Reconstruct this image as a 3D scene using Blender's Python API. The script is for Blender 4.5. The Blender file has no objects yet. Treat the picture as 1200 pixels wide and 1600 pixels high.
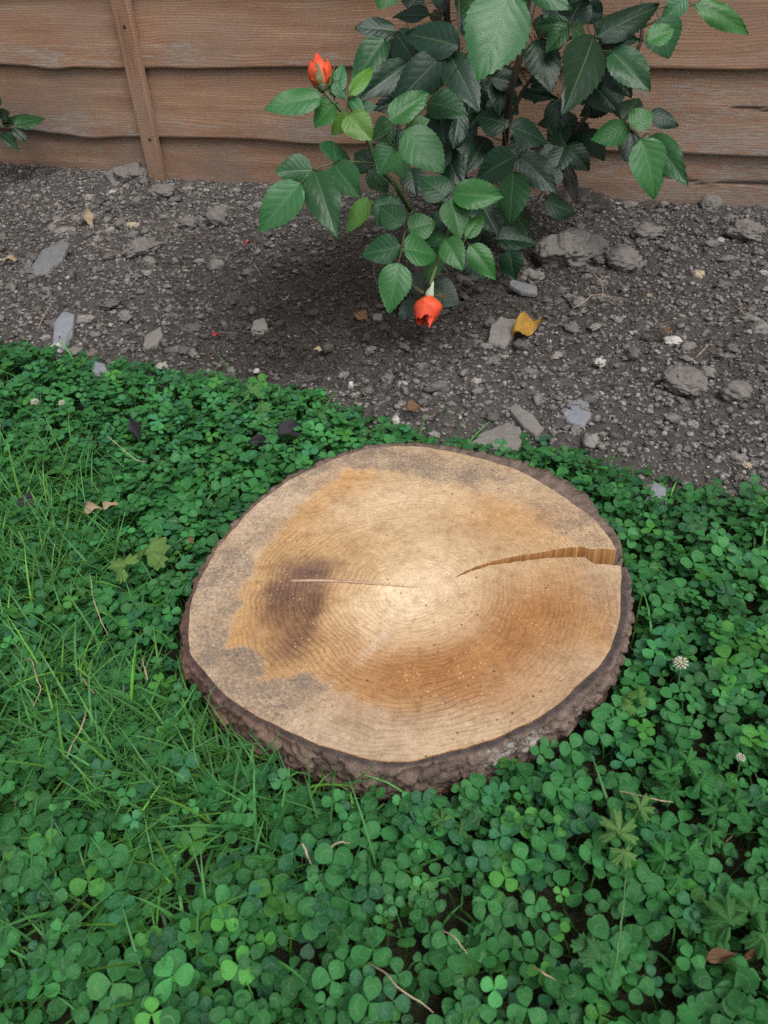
import bpy, bmesh, math, random
import numpy as np
from mathutils import Matrix, Vector
from mathutils.geometry import delaunay_2d_cdt

random.seed(7)
rng = np.random.default_rng(11)
SC = bpy.context.scene
COL = SC.collection

# ------------------------------------------------------------------ camera
CAM_H = 0.5375            # lens height over the lawn soil
PITCH, ROLL, FPX = math.radians(38.0), math.radians(-3.0), 1200.0   # focal length for a 1600 px tall frame
FWD = np.array([0, math.cos(PITCH), -math.sin(PITCH)])
UP0 = np.array([0, math.sin(PITCH), math.cos(PITCH)])
RT0 = np.array([1.0, 0, 0])
RT = math.cos(ROLL) * RT0 + math.sin(ROLL) * UP0
UP = -math.sin(ROLL) * RT0 + math.cos(ROLL) * UP0
CAM = np.array([0, 0, CAM_H])
cd = bpy.data.cameras.new('camera')
cam = bpy.data.objects.new('camera', cd)
COL.objects.link(cam)
cd.sensor_fit = 'VERTICAL'
cd.sensor_height = 36.0
cd.lens = FPX / 1600.0 * 36.0
cd.clip_start, cd.clip_end = 0.02, 300.0
cd.dof.use_dof = True
cd.dof.focus_distance = 0.90
cd.dof.aperture_fstop = 14.0
cam.matrix_world = Matrix(((RT[0], UP[0], -FWD[0], 0), (RT[1], UP[1], -FWD[1], 0), (RT[2], UP[2], -FWD[2], CAM_H), (0, 0, 0, 1)))
SC.camera = cam

# ------------------------------------------------------------------ overcast sky and soft sun
SUN_EL, SUN_AZ = math.radians(58), math.radians(150)      # azimuth clockwise from +Y: behind the camera, a little right
w = bpy.data.worlds.new('World')
SC.world = w
w.use_nodes = True
nt = w.node_tree
nt.nodes.clear()
sky = nt.nodes.new('ShaderNodeTexSky')
sky.sky_type = 'NISHITA'
sky.sun_disc = False
sky.sun_elevation, sky.sun_rotation = SUN_EL, SUN_AZ
sky.dust_density, sky.air_density = 4.0, 1.0
hs = nt.nodes.new('ShaderNodeHueSaturation')
hs.inputs['Saturation'].default_value = 0.22
bg = nt.nodes.new('ShaderNodeBackground')
bg.inputs['Strength'].default_value = 0.13
wo = nt.nodes.new('ShaderNodeOutputWorld')
nt.links.new(sky.outputs[0], hs.inputs['Color'])
nt.links.new(hs.outputs[0], bg.inputs[0])
nt.links.new(bg.outputs[0], wo.inputs[0])
sd = bpy.data.lights.new('sun', 'SUN')
sd.energy, sd.angle, sd.color = 1.2, math.radians(28), (1.0, 0.975, 0.94)
sun = bpy.data.objects.new('sun', sd)
COL.objects.link(sun)
to_sun = Vector((math.sin(SUN_AZ) * math.cos(SUN_EL), math.cos(SUN_AZ) * math.cos(SUN_EL), math.sin(SUN_EL)))
sun.rotation_euler = to_sun.to_track_quat('Z', 'Y').to_euler()
sun.location = (0, 0, 6)
SC.view_settings.view_transform = 'Standard'
SC.view_settings.look = 'None'
SC.view_settings.gamma = 1.0
SC.view_settings.use_curve_mapping = False
SC.view_settings.exposure = 0.5
SC.cycles.use_denoising = False
SC.cycles.max_bounces = 8

# ------------------------------------------------------------------ helpers
def ray(px):
    return FWD + (px[0] - 600) / FPX * RT + (800 - px[1]) / FPX * UP
def at_z(px, z):                       # where a sight line meets the height z
    q = ray(px)
    return CAM + q * ((z - CAM_H) / q[2])
def at_d(px, d):                       # a point d metres ahead along the view axis
    return CAM + ray(px) * d
def proj(P):
    v = np.asarray(P) - CAM
    d = v @ FWD
    return 600 + FPX * (v @ RT) / d, 800 - FPX * (v @ UP) / d, d
def lin(r, g, b):
    f = lambda c: ((c / 255 + 0.055) / 1.055) ** 2.4 if c > 10 else c / 255 / 12.92
    return (f(r), f(g), f(b), 1)
def _h(ix, iy, s):
    n = (ix.astype(np.int64) * 374761393 + iy.astype(np.int64) * 668265263 + s * 974634777) & 0x7fffffff
    n = ((n ^ (n >> 13)) * 1274126177) & 0x7fffffff
    return ((n ^ (n >> 16)) & 0xffff) / 65535.0
def vnoise(x, y, s=0):
    x, y = np.asarray(x, float), np.asarray(y, float)
    ix, iy = np.floor(x), np.floor(y)
    fx, fy = x - ix, y - iy
    fx, fy = fx * fx * (3 - 2 * fx), fy * fy * (3 - 2 * fy)
    a, b, c, d = _h(ix, iy, s), _h(ix + 1, iy, s), _h(ix, iy + 1, s), _h(ix + 1, iy + 1, s)
    return (a + (b - a) * fx) * (1 - fy) + (c + (d - c) * fx) * fy
def fbm(x, y, s=0, o=4):
    t, a, k = 0, 0.5, 1.0
    for i in range(o):
        t = t + a * (vnoise(np.asarray(x) * k, np.asarray(y) * k, s + i) - 0.5)
        a *= 0.5
        k *= 2.03
    return t * 2                        # about -1..1
def sstep(a, b, x):
    t = np.clip((x - a) / (b - a), 0, 1)
    return t * t * (3 - 2 * t)

def mesh_np(name, V, F, mat=None, attrs=None, uv=None, smooth=True, mats=None, mat_idx=None):
    """F: (n,3) or (n,4) array or a list of index tuples"""
    me = bpy.data.meshes.new(name)
    V = np.ascontiguousarray(V, dtype=np.float32)
    if isinstance(F, np.ndarray):
        n, k = F.shape
        me.vertices.add(len(V))
        me.vertices.foreach_set('co', V.ravel())
        me.loops.add(n * k)
        me.loops.foreach_set('vertex_index', np.ascontiguousarray(F, dtype=np.int32).ravel())
        me.polygons.add(n)
        me.polygons.foreach_set('loop_start', np.arange(0, n * k, k, dtype=np.int32))
        me.polygons.foreach_set('loop_total', np.full(n, k, dtype=np.int32))
        me.update(calc_edges=True)
    else:
        me.from_pydata(V.tolist(), [], F)
    me.validate()
    if smooth:
        me.polygons.foreach_set('use_smooth', np.ones(len(me.polygons), dtype=bool))
    for k_, a in (attrs or {}).items():
        a = np.asarray(a, dtype=np.float32)
        if a.ndim == 1:
            me.attributes.new(k_, 'FLOAT', 'POINT').data.foreach_set('value', a)
        else:
            if a.shape[1] == 3:
                a = np.hstack([a, np.ones((len(a), 1), np.float32)])
            me.attributes.new(k_, 'FLOAT_COLOR', 'POINT').data.foreach_set('color', np.ascontiguousarray(a, np.float32).ravel())
    if uv is not None:
        li = np.zeros(len(me.loops), dtype=np.int32)
        me.loops.foreach_get('vertex_index', li)
        me.uv_layers.new(name='UVMap').data.foreach_set('uv', np.asarray(uv, np.float32)[li].ravel())
    for m in (mats or ([mat] if mat else [])):
        me.materials.append(m)
    if mat_idx is not None:
        me.polygons.foreach_set('material_index', np.asarray(mat_idx, np.int32))
    me.update()
    return me

def link(name, me, parent=None, M=None, pM=None):
    o = bpy.data.objects.new(name, me)
    COL.objects.link(o)
    if parent is not None:
        o.parent = parent
        o.matrix_parent_inverse = (pM if pM is not None else parent.matrix_basis).inverted()
    if M is not None:
        o.matrix_basis = M
    return o
def tag(o, label, cat, group=None):
    o['label'], o['category'] = label, cat
    if group:
        o['group'] = group
    return o
def empty(name, loc, rz=0.0):
    o = bpy.data.objects.new(name, None)
    COL.objects.link(o)
    o.empty_display_size = 0.05
    o.matrix_basis = Matrix.Translation(Vector(loc)) @ Matrix.Rotation(rz, 4, 'Z')
    return o
def solo(name, V, F, mat, loc=None, **kw):
    """one top-level mesh whose origin is its base; V in world space"""
    V = np.asarray(V, float)
    if loc is None:
        loc = np.array([V[:, 0].mean(), V[:, 1].mean(), V[:, 2].min()])
    return link(name, mesh_np(name, V - loc, F, mat, **kw), M=Matrix.Translation(Vector(loc)))

def tube(P, R, k=6, cap=True):
    P = np.asarray(P, float)
    n = len(P)
    R = np.broadcast_to(np.asarray(R, float), (n,)) if np.ndim(R) else np.full(n, R)
    T = np.gradient(P, axis=0)
    T /= np.linalg.norm(T, axis=1)[:, None] + 1e-9
    a = np.array([0.31, 0.87, 0.38])
    V = []
    for i in range(n):
        u = np.cross(T[i], a)
        u /= np.linalg.norm(u) + 1e-9
        v = np.cross(T[i], u)
        for j in range(k):
            t = 2 * math.pi * j / k
            V.append(P[i] + R[i] * (math.cos(t) * u + math.sin(t) * v))
    F = [(i * k + j, i * k + (j + 1) % k, (i + 1) * k + (j + 1) % k, (i + 1) * k + j) for i in range(n - 1) for j in range(k)]
    if cap:
        F += [tuple(range(k))[::-1], tuple((n - 1) * k + j for j in range(k))]
    return np.array(V), F
def smooth_path(P, n):
    """Catmull-Rom through the points, n samples per span"""
    P = np.asarray(P, float)
    Q = np.vstack([2 * P[0] - P[1], P, 2 * P[-1] - P[-2]])
    out = []
    for i in range(1, len(Q) - 2):
        a, b, c, d = Q[i - 1], Q[i], Q[i + 1], Q[i + 2]
        for t in np.linspace(0, 1, n, endpoint=False):
            out.append(0.5 * (2 * b + (c - a) * t + (2 * a - 5 * b + 4 * c - d) * t * t + (3 * b - a - 3 * c + d) * t ** 3))
    out.append(P[-1])
    return np.array(out)
def ico(sub):
    bm = bmesh.new()
    bmesh.ops.create_icosphere(bm, subdivisions=sub, radius=1.0)
    V = np.array([v.co[:] for v in bm.verts])
    F = np.array([[v.index for v in f.verts] for f in bm.faces])
    bm.free()
    return V, F
ICO = {s: ico(s) for s in (1, 2, 3, 4, 5)}
def lump(sub, seed, amp=0.3, fr=1.6):
    V, F = ICO[sub]
    n = fbm(V[:, 0] * fr + seed * 3.1 + V[:, 2] * 0.7, V[:, 1] * fr + V[:, 2] * fr * 1.3, seed, 4) + 0.6 * fbm(V[:, 2] * fr * 2 + seed, V[:, 0] * fr * 2 - V[:, 1] * fr, seed + 50, 3)
    return V * (1 + amp * n)[:, None], F
def merge(parts):
    """parts: list of (V, F array) -> one V, F"""
    off, VV, FF = 0, [], []
    for V, F in parts:
        VV.append(V)
        FF.append(np.asarray(F) + off)
        off += len(V)
    return np.vstack(VV), np.vstack(FF)
def rot_z(a):
    c, s = math.cos(a), math.sin(a)
    return np.array([[c, -s, 0], [s, c, 0], [0, 0, 1]])

# ------------------------------------------------------------------ materials
class NT:
    def __init__(s, name, rough=0.8, spec=0.3):
        s.m = bpy.data.materials.new(name)
        s.m.use_nodes = True
        s.t = s.m.node_tree
        s.b = s.t.nodes['Principled BSDF']
        s.b.inputs['Roughness'].default_value = rough
        s.b.inputs['Specular IOR Level'].default_value = spec
    def n(s, typ, **kw):
        nd = s.t.nodes.new('ShaderNode' + typ)
        for k, v in kw.items():
            setattr(nd, k, v)
        return nd
    def l(s, a, b):
        s.t.links.new(a, b)
    def put(s, sock, v):
        if isinstance(v, bpy.types.NodeSocket):
            s.l(v, sock)
        else:
            sock.default_value = v
    def math(s, op, a, b=0.0, c=0.0, clamp=False):
        nd = s.n('Math', operation=op, use_clamp=clamp)
        s.put(nd.inputs[0], a)
        s.put(nd.inputs[1], b)
        s.put(nd.inputs[2], c)
        return nd.outputs[0]
    def mix(s, f, a, b, blend='MIX'):
        nd = s.n('Mix', data_type='RGBA', blend_type=blend)
        s.put(nd.inputs[0], f)
        s.put(nd.inputs[6], a)
        s.put(nd.inputs[7], b)
        return nd.outputs[2]
    def noise(s, scale, vec=None, detail=4.0, rough=0.55, dist=0.0):
        nd = s.n('TexNoise')
        nd.inputs['Scale'].default_value = scale
        nd.inputs['Detail'].default_value = detail
        nd.inputs['Roughness'].default_value = rough
        nd.inputs['Distortion'].default_value = dist
        if vec is not None:
            s.l(vec, nd.inputs['Vector'])
        return nd.outputs[0]
    def ramp(s, f, stops):
        nd = s.n('ValToRGB')
        e = nd.color_ramp.elements
        while len(e) < len(stops):
            e.new(0.5)
        for x, (p, c) in zip(e, stops):
            x.position = p
            x.color = c if len(c) == 4 else (*c, 1)
        s.l(f, nd.inputs[0])
        return nd.outputs[0]
    def rng(s, f, a, b, c=0.0, d=1.0):
        nd = s.n('MapRange')
        s.put(nd.inputs[0], f)
        for i, v in enumerate((a, b, c, d)):
            nd.inputs[i + 1].default_value = v
        return nd.outputs[0]
    def obj(s):
        return s.n('TexCoord').outputs['Object']
    def scaled(s, vec, sc, loc=None):
        nd = s.n('Mapping')
        nd.inputs['Scale'].default_value = sc
        s.l(vec, nd.inputs['Vector'])
        if loc is not None:
            s.l(loc, nd.inputs['Location'])
        return nd.outputs[0]
    def attr(s, name):
        return s.n('Attribute', attribute_name=name)
    def bump(s, h, strength=0.5, dist=0.002):
        nd = s.n('Bump')
        nd.inputs['Strength'].default_value = strength
        nd.inputs['Distance'].default_value = dist
        s.l(h, nd.inputs['Height'])
        s.l(nd.outputs[0], s.b.inputs['Normal'])
    def col(s, c):
        s.put(s.b.inputs['Base Color'], c)

def mat_soil():
    m = NT('soil', 0.95, 0.15)
    o = m.obj()
    n1 = m.noise(9, o, 5)
    n2 = m.noise(160, o, 5, 0.7)
    dry = m.ramp(n2, [(0.25, (0.050, 0.045, 0.041)), (0.55, (0.105, 0.096, 0.089)), (0.8, (0.18, 0.167, 0.156))])
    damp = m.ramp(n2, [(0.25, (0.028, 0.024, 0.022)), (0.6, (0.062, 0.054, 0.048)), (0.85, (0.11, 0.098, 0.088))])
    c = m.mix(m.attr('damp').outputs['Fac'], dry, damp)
    c = m.mix(m.rng(n1, 0.35, 0.65, 0.0, 0.35), c, (0.05, 0.043, 0.038, 1))
    thatch = m.ramp(n2, [(0.3, (0.022, 0.02, 0.013)), (0.6, (0.04, 0.042, 0.022)), (0.85, (0.09, 0.075, 0.045))])
    c = m.mix(m.attr('lawn').outputs['Fac'], c, thatch)
    c = m.mix(m.attr('far').outputs['Fac'], c, m.ramp(m.noise(70, o, 4), [(0.3, (0.02, 0.06, 0.02)), (0.7, (0.05, 0.13, 0.04))]))
    m.col(c)
    m.bump(m.math('ADD', n2, m.math('MULTIPLY', m.noise(420, o, 3), 0.5)), 0.9, 0.006)
    return m.m
def mat_crumb():
    m = NT('soil_crumb', 0.95, 0.12)
    o = m.obj()
    n = m.noise(300, o, 4, 0.65)
    c = m.mix(1.0, m.attr('tone').outputs['Color'], m.ramp(n, [(0.25, (0.6, 0.6, 0.6)), (0.75, (1.35, 1.33, 1.3))]), 'MULTIPLY')
    m.col(c)
    m.bump(n, 0.8, 0.003)
    return m.m
def mat_stone(name, c1, c2, rough=0.7, scale=60, streak=(1, 1, 1)):
    m = NT(name, rough, 0.35)
    v = m.scaled(m.obj(), streak)
    n = m.noise(scale, v, 6, 0.65)
    c = m.ramp(n, [(0.3, c1), (0.7, c2)])
    dust = m.rng(m.noise(scale * 0.5, m.obj(), 5, 0.7), 0.48, 0.62)
    c = m.mix(m.math('MULTIPLY', dust, 0.55), c, (0.15, 0.135, 0.12, 1))
    m.col(c)
    m.bump(n, 0.5, 0.002)
    return m.m
def mat_plain(name, c, rough=0.6, spec=0.3, var=0.3, scale=120, bump=0.3):
    m = NT(name, rough, spec)
    n = m.noise(scale, m.obj(), 4, 0.6)
    lo = tuple(x * (1 - var) for x in c[:3])
    hi = tuple(min(1, x * (1 + var)) for x in c[:3])
    m.col(m.ramp(n, [(0.3, lo), (0.7, hi)]))
    if bump:
        m.bump(n, bump, 0.001)
    return m.m
def mat_fence(crack=None):
    m = NT('stained_softwood', 0.78, 0.25)
    o = m.obj()
    oi = m.n('ObjectInfo')
    off = m.n('CombineXYZ')
    m.l(m.math('MULTIPLY', oi.outputs['Random'], 37.0), off.inputs[0])
    m.l(m.math('MULTIPLY', oi.outputs['Random'], 11.0), off.inputs[2])
    va = m.n('VectorMath', operation='ADD')
    m.l(o, va.inputs[0])
    m.l(off.outputs[0], va.inputs[1])
    p = va.outputs[0]
    # grain lines run along the board and bend round knots
    wob = m.noise(1.0, m.scaled(p, (3.2, 3, 9)), 2, 0.5)
    sep = m.n('SeparateXYZ')
    m.l(p, sep.inputs[0])
    zz = m.math('ADD', sep.outputs[2], m.math('MULTIPLY', wob, 0.035))
    g = m.math('SINE', m.math('MULTIPLY', m.math('ADD', zz, m.math('MULTIPLY', m.noise(1.0, m.scaled(p, (2.0, 4, 45)), 2, 0.5), 0.012)), 1150.0))
    fine = m.noise(1.0, m.scaled(p, (14, 60, 900)), 4, 0.7)
    mid = m.noise(1.0, m.scaled(p, (5, 20, 60)), 4, 0.6)
    blot = m.noise(1.0, m.scaled(p, (5.5, 8, 9)), 4, 0.6)
    c = m.ramp(mid, [(0.25, (0.20, 0.104, 0.061)), (0.5, (0.315, 0.176, 0.107)), (0.75, (0.43, 0.268, 0.178))])
    c = m.mix(m.rng(blot, 0.42, 0.66, 0.0, 0.6), c, (0.30, 0.212, 0.162, 1))
    c = m.mix(m.math('MULTIPLY', m.math('MULTIPLY', m.rng(g, 0.0, 1.0), m.rng(mid, 0.3, 0.6)), 0.45), c, (0.10, 0.05, 0.033, 1))
    c = m.mix(m.math('MULTIPLY', m.rng(fine, 0.5, 0.72), 0.35), c, (0.30, 0.20, 0.145, 1))
    # bare weathered wood: pale grey fibres where the stain has worn off
    wr = m.attr('wear').outputs['Fac']
    wn = m.noise(1.0, m.scaled(p, (16, 30, 75)), 5, 0.7)
    wf = m.noise(1.0, m.scaled(p, (34, 60, 420)), 4, 0.75)
    wm = m.math('MULTIPLY', m.rng(m.math('ADD', m.math('MULTIPLY', wn, 0.6), m.math('ADD', m.math('MULTIPLY', wf, 0.4), m.math('SUBTRACT', wr, 0.5))), 0.55, 0.68), m.rng(wf, 0.38, 0.56))
    c = m.mix(m.math('MULTIPLY', wm, 0.8), c, m.ramp(wf, [(0.4, (0.18, 0.155, 0.138)), (0.7, (0.42, 0.38, 0.345))]))
    # splashed soil and algae low down, with damp and painted shade at one end
    c = m.mix(m.math('MULTIPLY', m.attr('splash_shade').outputs['Fac'], m.rng(blot, 0.3, 0.7, 0.4, 1.0)), c, (0.075, 0.062, 0.052, 1))
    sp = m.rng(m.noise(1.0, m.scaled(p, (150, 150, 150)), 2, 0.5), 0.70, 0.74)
    c = m.mix(m.math('MULTIPLY', sp, m.attr('splash_shade').outputs['Fac']), c, (0.02, 0.018, 0.016, 1))
    # drying checks
    ck = m.attr('check').outputs['Fac']
    c = m.mix(ck, c, (0.018, 0.012, 0.01, 1))
    m.col(c)
    m.bump(m.math('ADD', m.math('MULTIPLY', g, 0.10), m.math('ADD', m.math('MULTIPLY', fine, 0.9), m.math('MULTIPLY', wf, 0.5))), 0.55, 0.0016)
    return m.m
def leafy(name, colsock, m, vein=1.0, rough=0.36, trans=0.18, nveins=7.0):
    """shared leaf shading: midrib and side veins from UV, a little light through the blade"""
    uv = m.n('TexCoord').outputs['UV']
    s = m.n('SeparateXYZ')
    m.l(uv, s.inputs[0])
    au = m.math('ABSOLUTE', m.math('SUBTRACT', s.outputs[0], 0.5))
    rib = m.rng(au, 0.0, 0.028, 1.0, 0.0)
    sv = m.math('SINE', m.math('MULTIPLY', m.math('SUBTRACT', s.outputs[1], m.math('MULTIPLY', au, 0.55)), nveins * 6.283))
    side = m.rng(sv, 0.80, 1.0)
    oi = m.n('ObjectInfo')
    mott = m.noise(55, m.n('TexCoord').outputs['Object'], 4, 0.6)
    c = m.mix(m.rng(mott, 0.3, 0.7, 0.0, 0.35), colsock, m.mix(1.0, colsock, (0.55, 0.65, 0.6, 1), 'MULTIPLY'))
    c = m.mix(m.math('MULTIPLY', rib, 0.55 * vein), c, m.mix(0.5, colsock, (0.22, 0.32, 0.12, 1)))
    c = m.mix(m.math('MULTIPLY', side, 0.12 * vein), c, m.mix(0.35, colsock, (0.16, 0.28, 0.12, 1)))
    m.col(c)
    m.b.inputs['Roughness'].default_value = rough
    h = m.math('SUBTRACT', m.math('MULTIPLY', m.math('ABSOLUTE', m.math('SINE', m.math('MULTIPLY', m.math('SUBTRACT', s.outputs[1], m.math('MULTIPLY', au, 0.55)), nveins * 3.1416))), m.rng(au, 0.02, 0.12)), m.math('MULTIPLY', rib, 1.0))
    m.bump(m.math('ADD', m.math('MULTIPLY', h, 0.55), m.math('MULTIPLY', mott, 0.9)), 0.30, 0.0018)
    tr = m.n('BsdfTranslucent')
    m.l(m.mix(1.0, c, (1.3, 1.5, 0.6, 1), 'MULTIPLY'), tr.inputs[0])
    ms = m.n('MixShader')
    ms.inputs[0].default_value = trans
    m.l(m.b.outputs[0], ms.inputs[1])
    m.l(tr.outputs[0], ms.inputs[2])
    m.l(ms.outputs[0], m.t.nodes['Material Output'].inputs[0])
    return m.m
def mat_rose_leaf():
    m = NT('rose_leaf', 0.34, 0.42)
    return leafy('rose_leaf', m.n('ObjectInfo').outputs['Color'], m, 1.0, 0.30)
def mat_weed_leaf():
    m = NT('weed_leaf', 0.6, 0.15)
    return leafy('weed_leaf', m.n('ObjectInfo').outputs['Color'], m, 0.25, 0.6, 0.2, 4.0)
def mat_clover(per_object):
    m = NT('clover_leaf' if per_object else 'clover_carpet', 0.55, 0.22)
    c0 = m.n('ObjectInfo').outputs['Color'] if per_object else m.attr('tone').outputs['Color']
    uv = m.n('TexCoord').outputs['UV']
    s = m.n('SeparateXYZ')
    m.l(uv, s.inputs[0])
    au = m.math('ABSOLUTE', m.math('SUBTRACT', s.outputs[0], 0.5))
    # pale chevron across each leaflet
    ch = m.math('ABSOLUTE', m.math('SUBTRACT', m.math('ADD', s.outputs[1], m.math('MULTIPLY', m.math('MULTIPLY', au, au), 2.0)), 0.62))
    chm = m.math('MULTIPLY', m.rng(ch, 0.015, 0.06, 1.0, 0.0), m.rng(au, 0.33, 0.40, 1.0, 0.0))
    rib = m.rng(au, 0.0, 0.02, 1.0, 0.0)
    c = m.mix(m.math('MULTIPLY', m.math('MULTIPLY', chm, m.rng(m.noise(25, m.obj(), 2), 0.42, 0.60)), 0.5), c0, m.mix(0.6, c0, (0.30, 0.42, 0.28, 1)))
    c = m.mix(m.math('MULTIPLY', rib, 0.35), c, m.mix(0.5, c0, (0.12, 0.3, 0.1, 1)))
    c = m.mix(m.rng(m.noise(140, m.obj(), 3), 0.4, 0.7, 0.0, 0.25), c, m.mix(1.0, c0, (0.6, 0.7, 0.6, 1), 'MULTIPLY'))
    m.col(c)
    m.bump(m.noise(400, m.obj(), 3), 0.25, 0.001)
    tr = m.n('BsdfTranslucent')
    m.l(m.mix(1.0, c, (1.2, 1.5, 0.6, 1), 'MULTIPLY'), tr.inputs[0])
    ms = m.n('MixShader')
    ms.inputs[0].default_value = 0.2
    m.l(m.b.outputs[0], ms.inputs[1])
    m.l(tr.outputs[0], ms.inputs[2])
    m.l(ms.outputs[0], m.t.nodes['Material Output'].inputs[0])
    return m.m
def mat_tone(name, rough=0.6, spec=0.3, trans=0.0):
    m = NT(name, rough, spec)
    c = m.attr('tone').outputs['Color']
    m.col(c)
    if trans:
        tr = m.n('BsdfTranslucent')
        m.l(c, tr.inputs[0])
        ms = m.n('MixShader')
        ms.inputs[0].default_value = trans
        m.l(m.b.outputs[0], ms.inputs[1])
        m.l(tr.outputs[0], ms.inputs[2])
        m.l(ms.outputs[0], m.t.nodes['Material Output'].inputs[0])
    return m.m
def mat_petal():
    m = NT('petal', 0.5, 0.3)
    uv = m.n('TexCoord').outputs['UV']
    s = m.n('SeparateXYZ')
    m.l(uv, s.inputs[0])
    n = m.noise(1.0, m.scaled(uv, (26, 3, 1)), 4, 0.6)
    c = m.ramp(s.outputs[1], [(0.0, (0.55, 0.12, 0.02)), (0.35, (0.62, 0.07, 0.018)), (1.0, (0.66, 0.06, 0.026))])
    c = m.mix(m.rng(n, 0.4, 0.7, 0.0, 0.45), c, (0.70, 0.15, 0.085, 1))
    m.col(c)
    m.b.inputs['Subsurface Weight'].default_value = 0.15
    m.b.inputs['Subsurface Radius'].default_value = (0.004, 0.001, 0.0005)
    m.b.inputs['Subsurface Scale'].default_value = 0.5
    m.bump(n, 0.35, 0.001)
    return m.m
def mat_stem():
    m = NT('rose_stem', 0.5, 0.4)
    n = m.noise(40, m.obj(), 4)
    m.col(m.mix(m.rng(n, 0.35, 0.65, 0.0, 0.5), m.n('ObjectInfo').outputs['Color'], (0.035, 0.025, 0.02, 1)))
    return m.m

# ------------------------------------------------------------------ lie of the land
AZ = math.radians(-20.3)                                   # run of the fence
FD = np.array([math.cos(AZ), math.sin(AZ)])
FN = np.array([math.sin(AZ), -math.cos(AZ)])               # towards the lawn
FB = np.array([-0.506, 2.059])                             # foot of the batten
def fence_u(x, y):                                         # distance out from the fence
    return (x - FB[0]) * FN[0] + (y - FB[1]) * FN[1]
def fence_s(x, y):
    return (x - FB[0]) * FD[0] + (y - FB[1]) * FD[1]
LAWN_PX = [(-260, 500), (-90, 532), (0, 552), (100, 572), (200, 592), (300, 604), (400, 620), (500, 640), (560, 668), (640, 705), (740, 712), (830, 710), (900, 728), (965, 762), (1060, 785), (1150, 800), (1215, 815), (1330, 850), (1500, 905)]
LE = np.array([at_z(p, 0.0)[:2] for p in LAWN_PX])
LE = np.vstack([[-12, LE[0, 1] + 4.4], LE, [12, LE[-1, 1] - 4.4]])
def lawn_edge_y(x):
    return np.interp(x, LE[:, 0], LE[:, 1])
def lawn_d(x, y):                                          # > 0 on the lawn, metres from its edge
    return (lawn_edge_y(x) + 0.018 * fbm(np.asarray(x) * 14, np.asarray(y) * 3, 5, 3)) - y
ROSE = np.array([0.205, 1.60])
def ground_z(x, y, detail=True):
    x, y = np.asarray(x, float), np.asarray(y, float)
    u, s = fence_u(x, y), fence_s(x, y)
    soil = sstep(-0.02, 0.05, -lawn_d(x, y))
    z = 0.022 * (1 - sstep(0.0, 1.0, np.clip(u, 0, None))) * sstep(0.0, 0.35, -lawn_d(x, y))
    z = z + 0.018 * np.exp(-((s + 0.45) / 0.30) ** 2 - ((u - 0.06) / 0.16) ** 2)
    z = z + 0.020 * np.exp(-((x - 0.37) / 0.12) ** 2 - ((y - 1.58) / 0.10) ** 2)
    z = z + soil * 0.012
    if detail:
        r = fbm(x * 7, y * 7, 21, 3) * 0.011 + np.abs(fbm(x * 32, y * 32, 23, 3)) * 0.016 + fbm(x * 90, y * 90, 24, 2) * 0.0035
        z = z + r * (0.25 + 0.75 * soil) * (np.hypot(x, y - 1) < 6)
    return z
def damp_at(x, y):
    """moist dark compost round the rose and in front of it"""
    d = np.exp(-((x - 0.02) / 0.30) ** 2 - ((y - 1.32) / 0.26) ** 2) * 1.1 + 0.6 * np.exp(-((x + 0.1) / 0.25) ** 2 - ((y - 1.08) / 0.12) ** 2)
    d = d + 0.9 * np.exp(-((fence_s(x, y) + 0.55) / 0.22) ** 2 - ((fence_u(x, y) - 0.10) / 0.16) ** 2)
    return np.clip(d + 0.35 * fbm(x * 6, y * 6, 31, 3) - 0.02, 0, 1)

def axis(lo, hi, step, far):
    fine = np.arange(lo, hi + step / 2, step)
    g, d = [], step
    p = hi
    while p < far:
        d *= 1.35
        p += d
        g.append(p)
    g2, d, p = [], step, lo
    while p > -far:
        d *= 1.35
        p -= d
        g2.append(p)
    return np.concatenate([g2[::-1], fine, g])
gx, gy = axis(-1.30, 1.15, 0.008, 60), axis(0.0, 2.5, 0.008, 60)
X, Y = np.meshgrid(gx, gy)
X, Y = X.ravel(), Y.ravel()
nx, ny = len(gx), len(gy)
ii = (np.arange(ny - 1)[:, None] * nx + np.arange(nx - 1)[None, :]).ravel()
GF = np.stack([ii, ii + 1, ii + nx + 1, ii + nx], 1)
lawn_mask = sstep(-0.01, 0.02, lawn_d(X, Y))
far = sstep(0.9, 1.6, np.hypot(X + 0.1, Y - 0.5)) * lawn_mask
M_SOIL, M_CRUMB = mat_soil(), mat_crumb()
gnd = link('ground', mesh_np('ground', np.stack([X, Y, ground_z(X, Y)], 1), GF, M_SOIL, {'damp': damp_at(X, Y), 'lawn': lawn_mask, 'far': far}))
gnd['kind'] = 'structure'

# ------------------------------------------------------------------ fence
M_FENCE = mat_fence()
fence = empty('fence', (FB[0], FB[1], 0.0), AZ)
tag(fence, 'orange brown waney lap timber fence behind the soil bed and rose', 'fence')
FM = fence.matrix_basis
edges = [-0.017, 0.133] + [0.280 + 0.1465 * i for i in range(11)]
S0, S1 = -2.3, 3.1
def wave(i, s):
    e = 0.0055 * fbm(s * 2.6 + i * 9.7, s * 0 + i, 60 + i, 3) + 0.0022 * fbm(s * 14, s * 0 + i * 3, 90 + i, 2)
    if i == 2:
        e = e - 0.007 * np.exp(-((s + 0.24) / 0.05) ** 2) + 0.006 * sstep(-0.15, -0.5, s)
    if i == 1:
        e = e - 0.008 * np.exp(-((s + 0.17) / 0.07) ** 2) + 0.008 * sstep(-0.2, -0.5, s) - 0.006 * np.exp(-((s - 0.45) / 0.12) ** 2)
    return e
CHECKS = {1: [(1.28, 1.40, 0.215, 0.0022)], 0: [(1.28, 1.62, 0.081, 0.0036), (1.10, 1.30, 0.088, 0.0022)]}
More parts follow.
